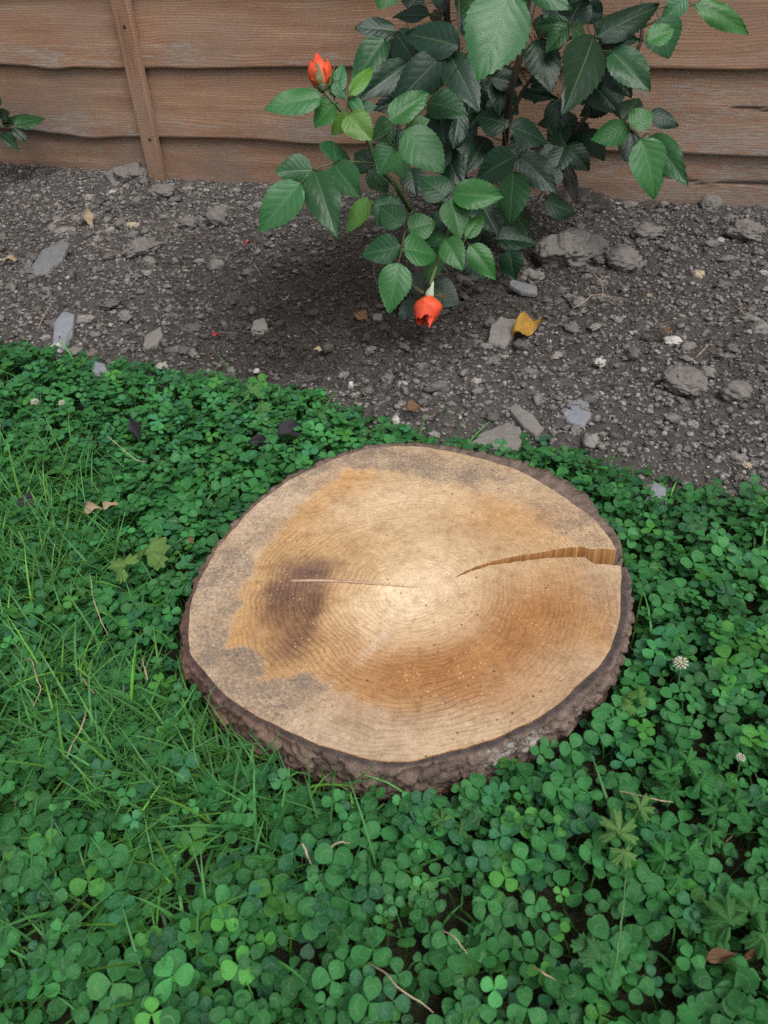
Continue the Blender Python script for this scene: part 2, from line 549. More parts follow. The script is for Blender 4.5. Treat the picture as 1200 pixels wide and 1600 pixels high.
for i, z0 in enumerate(edges):
    hgt = 0.192
    near = i < 4
    ss = np.arange(S0, S1 + 0.001, 0.018 if near else 0.06)
    vv = np.concatenate([np.linspace(0, 0.02, 5), np.linspace(0.028, hgt, 42 if near else 6)])
    Sg, Vg = np.meshgrid(ss, vv)
    t = Vg / hgt
    # the waney edge runs out of the sawn face towards the top
    zb = z0 + wave(i, Sg) * (1 - t) ** 1.5 + Vg
    cup = 0.0022 * fbm(Sg * 1.7 + i * 5, Vg * 9, 120 + i, 2)
    yf = -0.0235 + 0.0165 * t + cup - 0.0 * t
    n0 = len(ss) * len(vv)
    front = np.stack([Sg.ravel(), yf.ravel(), zb.ravel()], 1)
    th = (0.0105 - 0.0065 * t)
    back = np.stack([Sg.ravel(), (yf + th).ravel(), zb.ravel()], 1)
    ns, nv = len(ss), len(vv)
    q = (np.arange(nv - 1)[:, None] * ns + np.arange(ns - 1)[None, :]).ravel()
    Ff = np.stack([q, q + 1, q + ns + 1, q + ns], 1)
    Fb = Ff[:, ::-1] + n0
    a = np.arange(ns - 1)
    Fbot = np.stack([a, a + n0, a + n0 + 1, a + 1], 1)
    b = (nv - 1) * ns + a
    Ftop = np.stack([b, b + 1, b + n0 + 1, b + n0], 1)
    c = np.arange(nv - 1) * ns
    Fl = np.stack([c, c + ns, c + ns + n0, c + n0], 1)
    c = c + ns - 1
    Fr = np.stack([c, c + n0, c + ns + n0, c + ns], 1)
    S_, V_ = Sg.ravel(), Vg.ravel()
    wear = 0.445 + 0.16 * fbm(S_ * 2.2, V_ * 4 + i * 7, 140 + i, 3) + 0.12 * np.exp(-((V_ - 0.02) / 0.03) ** 2)
    if i <= 1:
        wear += 0.16 * sstep(0.75, 1.4, S_) * (1.2 if i == 0 else 1.0) + (0.06 if i == 0 else 0.0)
    if i == 1:
        wear += 0.25 * np.exp(-((S_ + 0.21) / 0.035) ** 2 - ((V_ - 0.03) / 0.03) ** 2) + 0.25 * np.exp(-((S_ - 0.42) / 0.07) ** 2 - ((V_ - 0.025) / 0.025) ** 2)
    if i == 2:
        wear += 0.25 * np.exp(-((S_ + 0.25) / 0.035) ** 2 - ((V_ - 0.02) / 0.03) ** 2) + 0.15 * np.exp(-((S_ - 0.12) / 0.04) ** 2 - ((V_ - 0.03) / 0.03) ** 2)
    splash_shade = np.clip((0.75 if i == 0 else 0.28 if i == 1 else 0.08) * (1 - V_ / 0.22) + 0.25 * fbm(S_ * 4, V_ * 12, 150 + i, 3) * (i < 2), 0, 1)
    # damp, plus shade painted into the colour, towards this end of the fence
    splash_shade = np.clip(splash_shade + (0.5 if i == 0 else 0.32 if i == 1 else 0.0) * sstep(0.02, -0.45, S_), 0, 1)
    chk = np.zeros_like(S_)
    for (a0, a1, zc, wd) in CHECKS.get(i, []):
        tt = np.clip((S_ - a0) / (a1 - a0), 0, 1)
        mid = zc + 0.006 * np.sin(tt * 4.0) - 0.010 * tt
        chk = np.maximum(chk, np.clip(1.6 - np.abs(zb.ravel() - mid) / (wd * np.sin(tt * math.pi) ** 0.5 + 1e-6), 0, 1) * (tt > 0) * (tt < 1))
    front[:, 1] += chk * 0.0030
    z2 = np.zeros_like(S_)
    me = mesh_np('board', np.vstack([front, back]), np.vstack([Ff, Fb, Fbot, Ftop, Fl, Fr]), M_FENCE, {'wear': np.concatenate([wear, wear]), 'splash_shade': np.concatenate([splash_shade, splash_shade]), 'check': np.concatenate([chk, z2])})
    link('board', me, fence, M=FM, pM=FM)
def batten(sc):
    zz = np.linspace(0.0, 1.83, 160)
    prof = [(-0.0215, 0.0), (-0.0215, -0.0135), (-0.0195, -0.0158), (0.0195, -0.0158), (0.0215, -0.0135), (0.0215, 0.0)]
    V = []
    for z in zz:
        for (a, b) in prof:
            V.append((sc + a + 0.0016 * float(fbm(z * 5, a * 40, 170, 2)), -0.0245 + b + 0.001 * float(fbm(z * 9, a * 60, 171, 2)), z))
    k = len(prof)
    F = [(i * k + j, i * k + (j + 1) % k, (i + 1) * k + (j + 1) % k, (i + 1) * k + j) for i in range(len(zz) - 1) for j in range(k)]
    F += [tuple(range(k))[::-1], tuple((len(zz) - 1) * k + j for j in range(k))]
    V = np.array(V)
    return mesh_np('batten', V, F, M_BATTEN, {'wear': 0.40 + 0.12 * fbm(V[:, 2] * 6, V[:, 0] * 30, 172, 3), 'splash_shade': np.clip(0.5 - V[:, 2] * 2.2, 0, 1), 'check': np.zeros(len(V))}, smooth=False)
M_BATTEN = M_FENCE.copy()
M_BATTEN.name = 'batten_softwood'
for nd in M_BATTEN.node_tree.nodes:                        # the batten's grain stands upright
    if nd.type == 'MAPPING':
        sx, sy, sz = nd.inputs['Scale'].default_value
        nd.inputs['Scale'].default_value = (sz, sy, sx)
M_NAIL = mat_plain('rusty_nail', (0.03, 0.022, 0.018), 0.6, 0.5)
for sc in (-1.28, 0.0, 1.86):
    o = link('batten', batten(sc), fence, M=FM, pM=FM)
    if sc == 0.0:
        for z in (0.13, 0.36, 0.55):
            Vn, Fn = lump(2, 3, 0.15)
            link('nail', mesh_np('nail', Vn * [0.0042, 0.0022, 0.0042] + [sc + 0.006 * math.sin(z * 60), -0.0405, z], Fn, M_NAIL), fence, M=FM, pM=FM)

# ------------------------------------------------------------------ log slice
LZ = 0.058
WOOD = [(640, 697), (578, 701), (532, 714), (488, 733), (458, 747), (426, 769), (391, 798), (369, 824), (343, 853), (320, 892), (308, 917), (296, 960), (294, 990), (298, 1021), (325, 1055), (353, 1086), (393, 1113), (430, 1132), (467, 1150), (517, 1169), (578, 1186), (640, 1189), (702, 1173), (763, 1157), (819, 1132), (862, 1107), (902, 1070), (936, 1039), (957, 1005), (967, 968), (969, 917), (970, 886), (962, 857), (945, 830), (924, 808), (893, 785), (856, 760), (813, 737), (769, 722), (717, 708)]
RIM = [(640, 688), (578, 693), (532, 705), (486, 725), (455, 739), (421, 762), (384, 792), (362, 818), (335, 849), (310, 889), (298, 914), (285, 957), (283, 990), (287, 1030), (315, 1064), (343, 1096), (386, 1124), (426, 1144), (463, 1162), (515, 1181), (577, 1197), (641, 1200), (705, 1185), (768, 1169), (827, 1143), (873, 1117), (915, 1080), (950, 1047), (972, 1010), (984, 968), (987, 917), (984, 886), (973, 855), (963, 830), (944, 806), (917, 769), (880, 744), (837, 725), (779, 710), (717, 696)]
CUP = [(963, 859), (950, 858), (936, 857), (925, 858), (908, 854), (880, 857), (856, 861), (830, 865), (806, 869), (780, 875), (754, 881), (730, 891), (712, 902)]
CDN = [(706, 905), (735, 893), (763, 884), (785, 881), (806, 878), (830, 875), (856, 872), (885, 871), (914, 870), (927, 881), (950, 882), (970, 884)]
wood_xy = np.array([at_z(p, LZ)[:2] for p in WOOD])
rim_xy = np.array([at_z(p, LZ)[:2] for p in RIM])
LC = (rim_xy.max(0) + rim_xy.min(0)) / 2
def polar(P):
    a = np.arctan2(P[:, 1] - LC[1], P[:, 0] - LC[0])
    r = np.hypot(P[:, 1] - LC[1], P[:, 0] - LC[0])
    o = np.argsort(a)
    return a[o], r[o]
aw, rw = polar(wood_xy)
ar, rr = polar(rim_xy)
def rad(a, A, R):
    return np.interp(a, np.concatenate([A - 2 * math.pi, A, A + 2 * math.pi]), np.tile(R, 3))
cup = np.array([at_z(p, LZ)[:2] for p in CUP]) - LC
cdn = np.array([at_z(p, LZ)[:2] for p in CDN]) - LC
a_hi, a_lo = math.atan2(cup[0, 1], cup[0, 0]), math.atan2(cdn[-1, 1], cdn[-1, 0])    # the bark is open between these angles
th = np.linspace(a_hi, a_lo + 2 * math.pi, 400)
def wood_r(a):
    return rad(a, aw, rw) + 0.0012 * fbm(a * 14, a * 0, 201, 3)
loop = np.stack([wood_r(th) * np.cos(th), wood_r(th) * np.sin(th)], 1)
def densify(P, step, jag, seed):
    out = []
    for i in range(len(P) - 1):
        n = max(1, int(np.hypot(*(P[i + 1] - P[i])) / step))
        for k in range(n):
            out.append(P[i] + (P[i + 1] - P[i]) * k / n)
    out.append(P[-1])
    out = np.array(out)
    out[1:-1] += jag * np.stack([fbm(out[1:-1, 0] * 300, out[1:-1, 1] * 300, seed, 2), fbm(out[1:-1, 0] * 300 + 9, out[1:-1, 1] * 300, seed, 2)], 1)
    return out
notch_dn = densify(cdn[::-1], 0.003, 0.0012, 205)          # from the rim in to the tip
notch_up = densify(cup[::-1], 0.003, 0.0012, 206)          # and back out
# where the loop meets the notch, start and end the loop on the notch ends
outline = np.vstack([loop[1:-1], notch_dn, notch_up])
nO = len(outline)
step = 0.0025
gxs = np.arange(-0.23, 0.23, step)
GX, GY = np.meshgrid(gxs, gxs)
GX = GX + rng.uniform(-0.3, 0.3, GX.shape) * step
GY = GY + rng.uniform(-0.3, 0.3, GY.shape) * step
pts = np.stack([GX.ravel(), GY.ravel()], 1)
def inside(P, poly):
    x, y = P[:, 0], P[:, 1]
    r = np.zeros(len(P), bool)
    j = len(poly) - 1
    for i in range(len(poly)):
        xi, yi, xj, yj = poly[i, 0], poly[i, 1], poly[j, 0], poly[j, 1]
        cnd = ((yi > y) != (yj > y)) & (x < (xj - xi) * (y - yi) / (yj - yi + 1e-15) + xi)
        r ^= cnd
        j = i
    return r
pts = pts[inside(pts, outline)]
# drop points that crowd the outline
keep = np.ones(len(pts), bool)
for s_ in range(0, nO, 40):
    dd = ((pts[:, None, :] - outline[None, s_:s_ + 40, :]) ** 2).sum(2).min(1)
    keep &= dd > (0.45 * step) ** 2
pts = pts[keep]
allp = np.vstack([outline, pts])
res = delaunay_2d_cdt([Vector(p) for p in allp], [(i, (i + 1) % nO) for i in range(nO)], [], 0, 1e-7)
P2 = np.array([v[:] for v in res[0]])
T2 = np.array([f[:] for f in res[2]])
cen = P2[T2].mean(1)
T2 = T2[inside(cen, outline)]
# CDT keeps input order; triangles face up
ar2 = (P2[T2[:, 1], 0] - P2[T2[:, 0], 0]) * (P2[T2[:, 2], 1] - P2[T2[:, 0], 1]) - (P2[T2[:, 1], 1] - P2[T2[:, 0], 1]) * (P2[T2[:, 2], 0] - P2[T2[:, 0], 0])
T2[ar2 < 0] = T2[ar2 < 0][:, ::-1]
wx, wy = P2[:, 0], P2[:, 1]
wr = np.hypot(wx, wy)
wa = np.arctan2(wy, wx)
edge = rad(wa, aw, rw) - wr                                # distance in from the bark
# ---- where the stains are (in the plane of the cut)
def lp(px):
    return at_z(px, LZ)[:2] - LC
warp = 0.011 * fbm(wx * 28, wy * 28, 210, 4) + 0.007 * fbm(wx * 110, wy * 110, 211, 3)
warp2 = 0.011 * fbm(wx * 28, wy * 28, 214, 4) + 0.007 * fbm(wx * 110, wy * 110, 213, 3)
def blob(px, rx, ry, ang=0.0, soft=1.0):
    c = lp(px)
    ca, sa = math.cos(ang), math.sin(ang)
    dx, dy = wx + warp - c[0], wy + warp2 - c[1]
    u, v = (dx * ca + dy * sa) / rx, (-dx * sa + dy * ca) / ry
    return np.exp(-(u * u + v * v) ** soft)
pith = lp((652, 925))
sap = np.array([0.475, 0.345, 0.220])
heart = np.array([0.50, 0.315, 0.145])
pale = np.array([0.70, 0.545, 0.365])
brown = np.array([0.335, 0.155, 0.055])
purple = np.array([0.13, 0.075, 0.06])
orange = np.array([0.50, 0.255, 0.085])
grey = np.array([0.36, 0.30, 0.25])
# width of the pale sapwood ring round the disc: wide on the left, with two tongues of heartwood
deg = np.degrees(wa) % 360
sw = np.interp(deg, [0, 20, 45, 75, 100, 125, 150, 170, 185, 200, 225, 245, 270, 300, 330, 360], [0.036, 0.050, 0.055, 0.060, 0.048, 0.040, 0.042, 0.044, 0.046, 0.048, 0.056, 0.052, 0.045, 0.042, 0.030, 0.036])
def ang_of(px):
    c = lp(px)
    return math.degrees(math.atan2(c[1], c[0])) % 360
for px, amp, wd in (((330, 1020), 0.030, 4.0), ((382, 1084), 0.034, 4.5), ((360, 930), 0.008, 6), ((545, 742), 0.022, 8), ((930, 990), 0.018, 7)):
    dd = (deg - ang_of(px) + 180) % 360 - 180
    sw = sw - amp * np.exp(-np.abs(dd / wd) ** 0.9)
left0 = sstep(0.0, -0.08, wx)
hm = sstep(-0.003 - 0.010 * vnoise(wa * 5, wa * 0, 215) * (1 - left0), 0.004 + 0.006 * vnoise(wa * 5 + 7, wa * 0, 215), edge - sw + 0.010 * fbm(wa * 22, wr * 8, 216, 3) + 0.5 * warp)
colw = sap[None] * (1 + 0.12 * fbm(wx * 40, wy * 40, 218, 4))[:, None]
def mixin(c, m, a):
    m = np.clip(m, 0, 1)[:, None]
    return c * (1 - m) + np.asarray(a)[None] * m
left = sstep(0.06, -0.10, wx)
colw = mixin(colw, hm * (0.45 + 0.45 * left), heart)
colw = mixin(colw, 0.95 * blob((640, 930), 0.070, 0.042, 0.9), pale * 1.12)
colw = mixin(colw, 0.6 * blob((600, 780), 0.10, 0.05), pale)
colw = mixin(colw, 0.5 * blob((740, 1000), 0.05, 0.04), pale)
pang = math.atan2(*(lp((560, 1030)) - pith)[::-1])
arc = np.exp(-((wr - 0.125 - warp) / 0.032) ** 2)
sect = lambda px, w_: np.exp(-(((deg - ang_of(px) + 180) % 360 - 180) / w_) ** 2)
colw = mixin(colw, 0.95 * arc * np.clip(sect((700, 1100), 40) + 0.8 * sect((900, 1010), 24), 0, 1), brown * 1.15)
colw = mixin(colw, 0.80 * blob((860, 965), 0.060, 0.040, 0.3), brown)
colw = mixin(colw, 0.8 * blob((690, 1070), 0.085, 0.024, -0.05), brown)
colw = mixin(colw, 0.6 * blob((545, 750), 0.035, 0.022, 0.5), orange)
colw = mixin(colw, 0.5 * blob((800, 810), 0.055, 0.035, -0.4), orange)
colw = mixin(colw, 0.5 * blob((480, 800), 0.05, 0.02, 0.8), orange * 0.9)
colw = mixin(colw, 0.55 * blob((935, 985), 0.012, 0.022), orange * 0.8)
colw = mixin(colw, (1.0 + 0.5 * fbm(wx * 60, wy * 60, 226, 3)) * blob((450, 955), 0.026, 0.058, 0.1, 1.8) * 1.15, purple)
colw = mixin(colw, (0.85 + 0.5 * fbm(wx * 60, wy * 60, 227, 3)) * blob((482, 900), 0.030, 0.022, 0.6, 1.4) * 1.1, purple * 1.2)
colw = mixin(colw, 0.35 * blob((420, 985), 0.05, 0.05), orange * 0.8)
colw = mixin(colw, 0.25 * (1 - hm) * left, grey * 1.3)
ray_l = lp((655, 918))
def streak(p0, p1, wd):
    a, b = lp(p0), lp(p1)
    d = b - a
    L = np.hypot(*d)
    d = d / L
    t = (wx - a[0]) * d[0] + (wy - a[1]) * d[1]
    v = (wx - a[0]) * -d[1] + (wy - a[1]) * d[0] + warp * 0.25
    return np.exp(-(v / wd) ** 2) * sstep(-0.01, 0.01, t) * sstep(L + 0.01, L - 0.02, t)
colw = mixin(colw, (0.5 + 0.35 * fbm(wx * 70, wy * 70, 229, 3)) * streak((660, 925), (555, 1040), 0.0048), np.array([0.60, 0.45, 0.34]))
# dark mould specks: strongest in the sapwood
mould = (1 - hm) * (0.62 + 0.38 * left) * (0.8 + 0.5 * fbm(wx * 30, wy * 30, 222, 3)) + 0.95 * blob((690, 738), 0.065, 0.022, -0.1) + 0.5 * blob((590, 710), 0.05, 0.02) + 0.5 * blob((900, 810), 0.05, 0.04, 0.9) + 0.35 * blob((400, 1060), 0.05, 0.04)
mould = np.clip(mould * (1 - 0.6 * sect((680, 1150), 25) * (wr > 0.15)), 0, 1)
ringw = np.clip(0.42 + 0.65 * blob((430, 950), 0.09, 0.13) + 0.5 * blob((620, 1110), 0.14, 0.06) + 0.4 * blob((900, 930), 0.06, 0.06) - 0.4 * (1 - hm) * left, 0, 1)
wz = LZ + 0.0006 * fbm(wx * 60, wy * 60, 224, 3) + 0.0012 * streak((455, 908), (650, 918), 0.0013)
Vt = np.stack([wx, wy, wz], 1)
zb = 0.006
Nw = len(Vt)
# walls under the outline: many rows so that they catch light evenly
rows = 6
wallV, wallF = [], []
oc = outline
for r_ in range(rows + 1):
    z = LZ + (zb - LZ) * r_ / rows
    wallV.append(np.stack([oc[:, 0], oc[:, 1], np.full(nO, z) if r_ else wz[:nO]], 1))
for r_ in range(rows):
    i0 = np.arange(nO)
    i1 = (i0 + 1) % nO
    wallF.append(np.stack([i0 + r_ * nO, i0 + (r_ + 1) * nO, i1 + (r_ + 1) * nO, i1 + r_ * nO], 1))
wallV, wallF = np.vstack(wallV), np.vstack(wallF)
def mat_wood_top():
    m = NT('sawn_wood', 0.72, 0.25)
    o = m.obj()
    st = m.attr('stain').outputs['Color']
    vs = m.n('VectorMath', operation='SUBTRACT')
    m.l(o, vs.inputs[0])
    vs.inputs[1].default_value = (pith[0], pith[1], 0)
    flat = m.scaled(vs.outputs[0], (1, 1, 0))
    ln = m.n('VectorMath', operation='LENGTH')
    m.l(flat, ln.inputs[0])
    dist = m.math('ADD', ln.outputs['Value'], m.math('MULTIPLY', m.noise(9, o, 3), 0.045))
    cmb = m.n('CombineXYZ')
    m.l(dist, cmb.inputs[0])
    vary = m.noise(45, cmb.outputs[0], 2)
    ph = m.math('MULTIPLY', m.math('ADD', dist, m.math('MULTIPLY', vary, 0.012)), 1350.0)
    late = m.rng(m.math('SINE', ph), 0.15, 1.0)
    late2 = m.rng(m.math('SINE', m.math('MULTIPLY', ph, 2.37)), 0.2, 1.0)
    patch = m.rng(m.noise(22, o, 4), 0.35, 0.62)
    rw_ = m.math('MULTIPLY', m.attr('ringw').outputs['Fac'], m.math('ADD', m.math('MULTIPLY', patch, 0.8), 0.2))
    lw = m.math('MULTIPLY', m.math('ADD', m.math('MULTIPLY', late, 0.65), m.math('MULTIPLY', late2, 0.25)), rw_)
    c = m.mix(m.math('MULTIPLY', lw, 0.95), st, m.mix(1.0, st, (0.55, 0.43, 0.31, 1), 'MULTIPLY'))
    # saw marks: faint parallel scratches
    saw = m.noise(1.0, m.scaled(o, (900, 34, 1)), 3, 0.7)
    sawr = m.n('Mapping')
    sawr.inputs['Rotation'].default_value = (0, 0, 0.35)
    sawr.inputs['Scale'].default_value = (60, 900, 1)
    m.l(o, sawr.inputs['Vector'])
    saw2 = m.noise(1.0, sawr.outputs[0], 3, 0.7)
    c = m.mix(m.math('MULTIPLY', m.rng(saw2, 0.52, 0.72), 0.35), c, m.mix(1.0, c, (1.35, 1.32, 1.25, 1), 'MULTIPLY'))
    na, nb_ = m.noise(32, o, 8, 0.72), m.noise(150, o, 6, 0.7)
    c = m.mix(1.0, c, m.ramp(na, [(0.30, (0.74, 0.69, 0.64)), (0.50, (1, 1, 1)), (0.70, (1.13, 1.14, 1.16))]), 'MULTIPLY')
    c = m.mix(1.0, c, m.ramp(nb_, [(0.30, (0.78, 0.73, 0.68)), (0.50, (1, 1, 1)), (0.72, (1.14, 1.15, 1.17))]), 'MULTIPLY')
    # torn fibre mottling
    f1 = m.noise(420, o, 5, 0.7)
    c = m.mix(m.rng(f1, 0.35, 0.7, 0.0, 0.5), c, m.mix(1.0, c, (0.66, 0.60, 0.54, 1), 'MULTIPLY'))
    f2 = m.noise(900, o, 3, 0.6)
    c = m.mix(m.math('MULTIPLY', m.rng(f2, 0.62, 0.74), 0.5), c, (0.78, 0.66, 0.50, 1))
    # mould
    mo = m.attr('mould').outputs['Fac']
    k1 = m.noise(330, o, 5, 0.75)
    k2 = m.noise(48, o, 4, 0.65)
    kk = m.math('ADD', m.math('MULTIPLY', k1, 0.65), m.math('MULTIPLY', k2, 0.35))
    mm = m.rng(m.math('ADD', kk, m.math('MULTIPLY', m.math('SUBTRACT', mo, 0.6), 0.26)), 0.50, 0.66)
    c = m.mix(m.math('MULTIPLY', m.math('MULTIPLY', mm, m.rng(mo, 0.05, 0.6)), 0.75), c, (0.135, 0.108, 0.090, 1))
    # grit: a few sharp dark dots, a few pale chips
    vo = m.n('TexVoronoi')
    vo.inputs['Scale'].default_value = 120
    m.l(o, vo.inputs['Vector'])
    big = m.rng(m.noise(30, o, 2), 0.5, 0.62)
    dot = m.math('MULTIPLY', m.rng(vo.outputs['Distance'], 0.10, 0.17, 1.0, 0.0), big)
    c = m.mix(m.math('MULTIPLY', dot, 0.8), c, (0.05, 0.035, 0.025, 1))
    vo2 = m.n('TexVoronoi')
    vo2.inputs['Scale'].default_value = 210
    m.l(o, vo2.inputs['Vector'])
    dot2 = m.math('MULTIPLY', m.rng(vo2.outputs['Distance'], 0.14, 0.22, 1.0, 0.0), m.rng(m.noise(17, o, 3), 0.48, 0.60))
    c = m.mix(m.math('MULTIPLY', dot2, 0.45), c, (0.74, 0.56, 0.35, 1))
    m.col(c)
    h = m.math('ADD', m.math('MULTIPLY', f1, 0.9), m.math('ADD', m.math('MULTIPLY', saw2, 0.5), m.math('MULTIPLY', lw, -0.4)))
    m.bump(h, 0.55, 0.0012)
    return m.m
def mat_wood_wall():
    m = NT('split_wood', 0.7, 0.25)
    o = m.obj()
    n = m.noise(1.0, m.scaled(o, (420, 420, 9)), 4, 0.6)
    m.col(m.ramp(n, [(0.3, (0.22, 0.095, 0.03)), (0.5, (0.42, 0.20, 0.07)), (0.72, (0.60, 0.34, 0.14))]))
    m.bump(n, 0.7, 0.0012)
    return m.m
def mat_bark():
    m = NT('bark', 0.85, 0.25)
    o = m.obj()
    n = m.noise(120, o, 5, 0.7)
    n2 = m.noise(420, o, 4, 0.7)
    c = m.mix(1.0, m.attr('tone').outputs['Color'], m.ramp(n, [(0.25, (0.55, 0.52, 0.5)), (0.75, (1.45, 1.4, 1.38))]), 'MULTIPLY')
    c = m.mix(m.math('MULTIPLY', m.rng(n2, 0.60, 0.75), 0.5), c, (0.26, 0.215, 0.18, 1))
    li = m.attr('lichen').outputs['Fac']
    lm = m.rng(m.math('ADD', m.noise(190, o, 4, 0.7), m.math('MULTIPLY', m.math('SUBTRACT', li, 1.0), 0.4)), 0.44, 0.52)
    c = m.mix(m.math('MULTIPLY', lm, 0.75), c, (0.36, 0.345, 0.31, 1))
    m.col(c)
    m.bump(m.math('ADD', n, m.math('MULTIPLY', n2, 0.6)), 0.8, 0.003)
    return m.m
log = empty('log_slice', (LC[0], LC[1], 0.0))
tag(log, 'round sawn slice of tree trunk with a split, lying on the clover', 'log slice')
LM = log.matrix_basis
me = mesh_np('wood', np.vstack([Vt, wallV]), [tuple(t) for t in T2.tolist()] + [tuple(q) for q in (wallF + Nw).tolist()], None,
             {'stain': np.vstack([colw, np.tile(heart, (len(wallV), 1))]), 'mould': np.concatenate([mould, np.zeros(len(wallV))]), 'ringw': np.concatenate([ringw, np.zeros(len(wallV))])},
             mats=[mat_wood_top(), mat_wood_wall()], mat_idx=[0] * len(T2) + [1] * len(wallF))
wood = link('wood', me, log, M=LM, pM=LM)
# pale sliver standing up beside the pith
a, b = lp((455, 908)), lp((652, 917))
sp = np.array([[*(a + (b - a) * t), LZ + 0.0005 + 0.0012 * math.sin(3.14 * t)] for t in np.linspace(0, 1, 24)])
sp[:, 1] += 0.0012 * np.sin(np.linspace(0, 5, 24))
V_, F_ = tube(sp, np.interp(np.linspace(0, 1, 24), [0, 0.1, 0.5, 1], [0.0013, 0.0016, 0.0010, 0.0004]), 5)
link('raised_sliver', mesh_np('raised_sliver', V_, F_, mat_plain('sliver_wood', (0.42, 0.29, 0.20), 0.8, 0.2)), log, M=LM, pM=LM)

# bark: a ring of plates, open at the split
nb = 1150
tb = np.linspace(a_hi + 0.004, a_lo + 2 * math.pi - 0.004, nb)
Rr, Rw = rad(tb, ar, rr) + 0.0015 * fbm(tb * 18, tb * 0, 230, 3), rad(tb, aw, rw)
Rr = np.maximum(Rr, Rw + 0.0035)
cells = np.stack([rng.uniform(a_hi - 0.2, a_lo + 2 * math.pi + 0.2, 900) * 0.205, rng.uniform(-0.01, 0.068, 900)], 1)
cell_tone = rng.uniform(0, 1, 900)
vz = np.concatenate([[1.0], np.linspace(0.985, -0.0, 30)])
VB, tone, lich = [], [], []
BR = np.array([0.145, 0.108, 0.090])
for k, v in enumerate(['in', 'mid', 'rim'] + list(range(30))):
    if v == 'in':
        r = Rw - 0.0012
        z = np.full(nb, LZ - 0.0012)
        d = 0
    elif v == 'mid':
        r = Rw * 0.45 + Rr * 0.55
        z = LZ - 0.0008 + 0.0014 * fbm(tb * 60, tb * 0, 231, 3)
    elif v == 'rim':
        r = Rr
        z = LZ - 0.002 + 0.003 * fbm(tb * 40, tb * 0, 232, 3)
    else:
        f = (v + 0.5) / 30
        z = (LZ - 0.006) * (1 - f) + 0.004 * f + 0 * tb
        r = Rr + 0.003 * math.sin(min(1, f * 2.2) * 1.57) - 0.008 * f * f
    sx = tb * 0.205
    dx = (sx[:, None] + 0.004 * fbm(sx * 90, z * 90, 240, 2)[:, None] - cells[None, :, 0]) * 1.0
    dz = (z[:, None] + 0.004 * fbm(sx * 90, z * 90, 241, 2)[:, None] - cells[None, :, 1]) * 1.9
    D = np.sqrt(dx * dx + dz * dz)
    o2 = np.argpartition(D, 1, axis=1)[:, :2]
    d2 = np.take_along_axis(D, o2, 1)
    swp = d2[:, 0] > d2[:, 1]
    d2[swp] = d2[swp][:, ::-1]
    o2[swp] = o2[swp][:, ::-1]
    crev = np.clip((d2[:, 1] - d2[:, 0]) / 0.004, 0, 1)
    plate = cell_tone[o2[:, 0]]
    wgt = {'in': 0.0, 'mid': 0.2, 'rim': 0.5}.get(v, 1.0)
    r = r + wgt * ((crev - 1.0) * 0.0038 + (plate - 0.5) * 0.0050 + 0.0030 * fbm(sx * 170, z * 170, 243, 3))
    VB.append(np.stack([r * np.cos(tb), r * np.sin(tb), np.broadcast_to(z, (nb,))], 1))
    t_ = BR[None] * (0.7 + 0.6 * plate)[:, None]
    if v in ('in', 'mid'):
        t_ = np.tile(np.array([0.062, 0.05, 0.048]), (nb, 1)) * (0.8 + 0.5 * vnoise(tb * 30, tb * 0, 245))[:, None]
        bk = sstep(-0.3, 0.3, np.sin(tb))[:, None]               # the far rim lost its dark inner layer
        t_ = t_ * (1 - bk) + bk * BR[None] * (0.7 + 0.7 * vnoise(tb * 40, tb * 0, 246))[:, None]
    redd = np.exp(-((np.degrees(tb) % 360 - 200) / 40) ** 2)
    t_ = t_ * (1 - 0.6 * redd[:, None]) + t_ * np.array([1.35, 0.92, 0.8])[None] * 0.6 * redd[:, None]
    tone.append(t_)
    Pw = np.stack([VB[-1][:, 0] + LC[0], VB[-1][:, 1] + LC[1], VB[-1][:, 2]], 1)
    c0, c1 = at_z((790, 1190), 0.045), at_z((845, 1160), 0.045)
    g = np.exp(-(((Pw - c0) ** 2).sum(1)) / 0.021 ** 2) + np.exp(-(((Pw - c1) ** 2).sum(1)) / 0.014 ** 2)
    lich.append(np.clip(g * 1.3, 0, 1) * (v not in ('in', 'mid')))
VB, tone, lich = np.vstack(VB), np.vstack(tone), np.concatenate(lich)
nrow = 33
q = (np.arange(nrow - 1)[:, None] * nb + np.arange(nb - 1)[None, :]).ravel()
FBk = [tuple(x) for x in np.stack([q, q + nb, q + nb + 1, q + 1], 1).tolist()]
# end faces at the split and the hidden inner side
inn = len(VB)
inner = np.stack([(Rw - 0.0012) * np.cos(tb), (Rw - 0.0012) * np.sin(tb), np.full(nb, 0.004)], 1)
VB = np.vstack([VB, inner])
tone = np.vstack([tone, np.tile(BR, (nb, 1))])
lich = np.concatenate([lich, np.zeros(nb)])
FBk += [tuple([r_ * nb for r_ in range(nrow)] + [inn])[::-1], tuple([r_ * nb + nb - 1 for r_ in range(nrow)] + [inn + nb - 1])]
FBk += [((nrow - 1) * nb + i, inn + i, inn + i + 1, (nrow - 1) * nb + i + 1) for i in range(nb - 1)]
bark = link('bark', mesh_np('bark', VB, FBk, mat_bark(), {'tone': tone, 'lichen': lich}, smooth=True), log, M=LM, pM=LM)

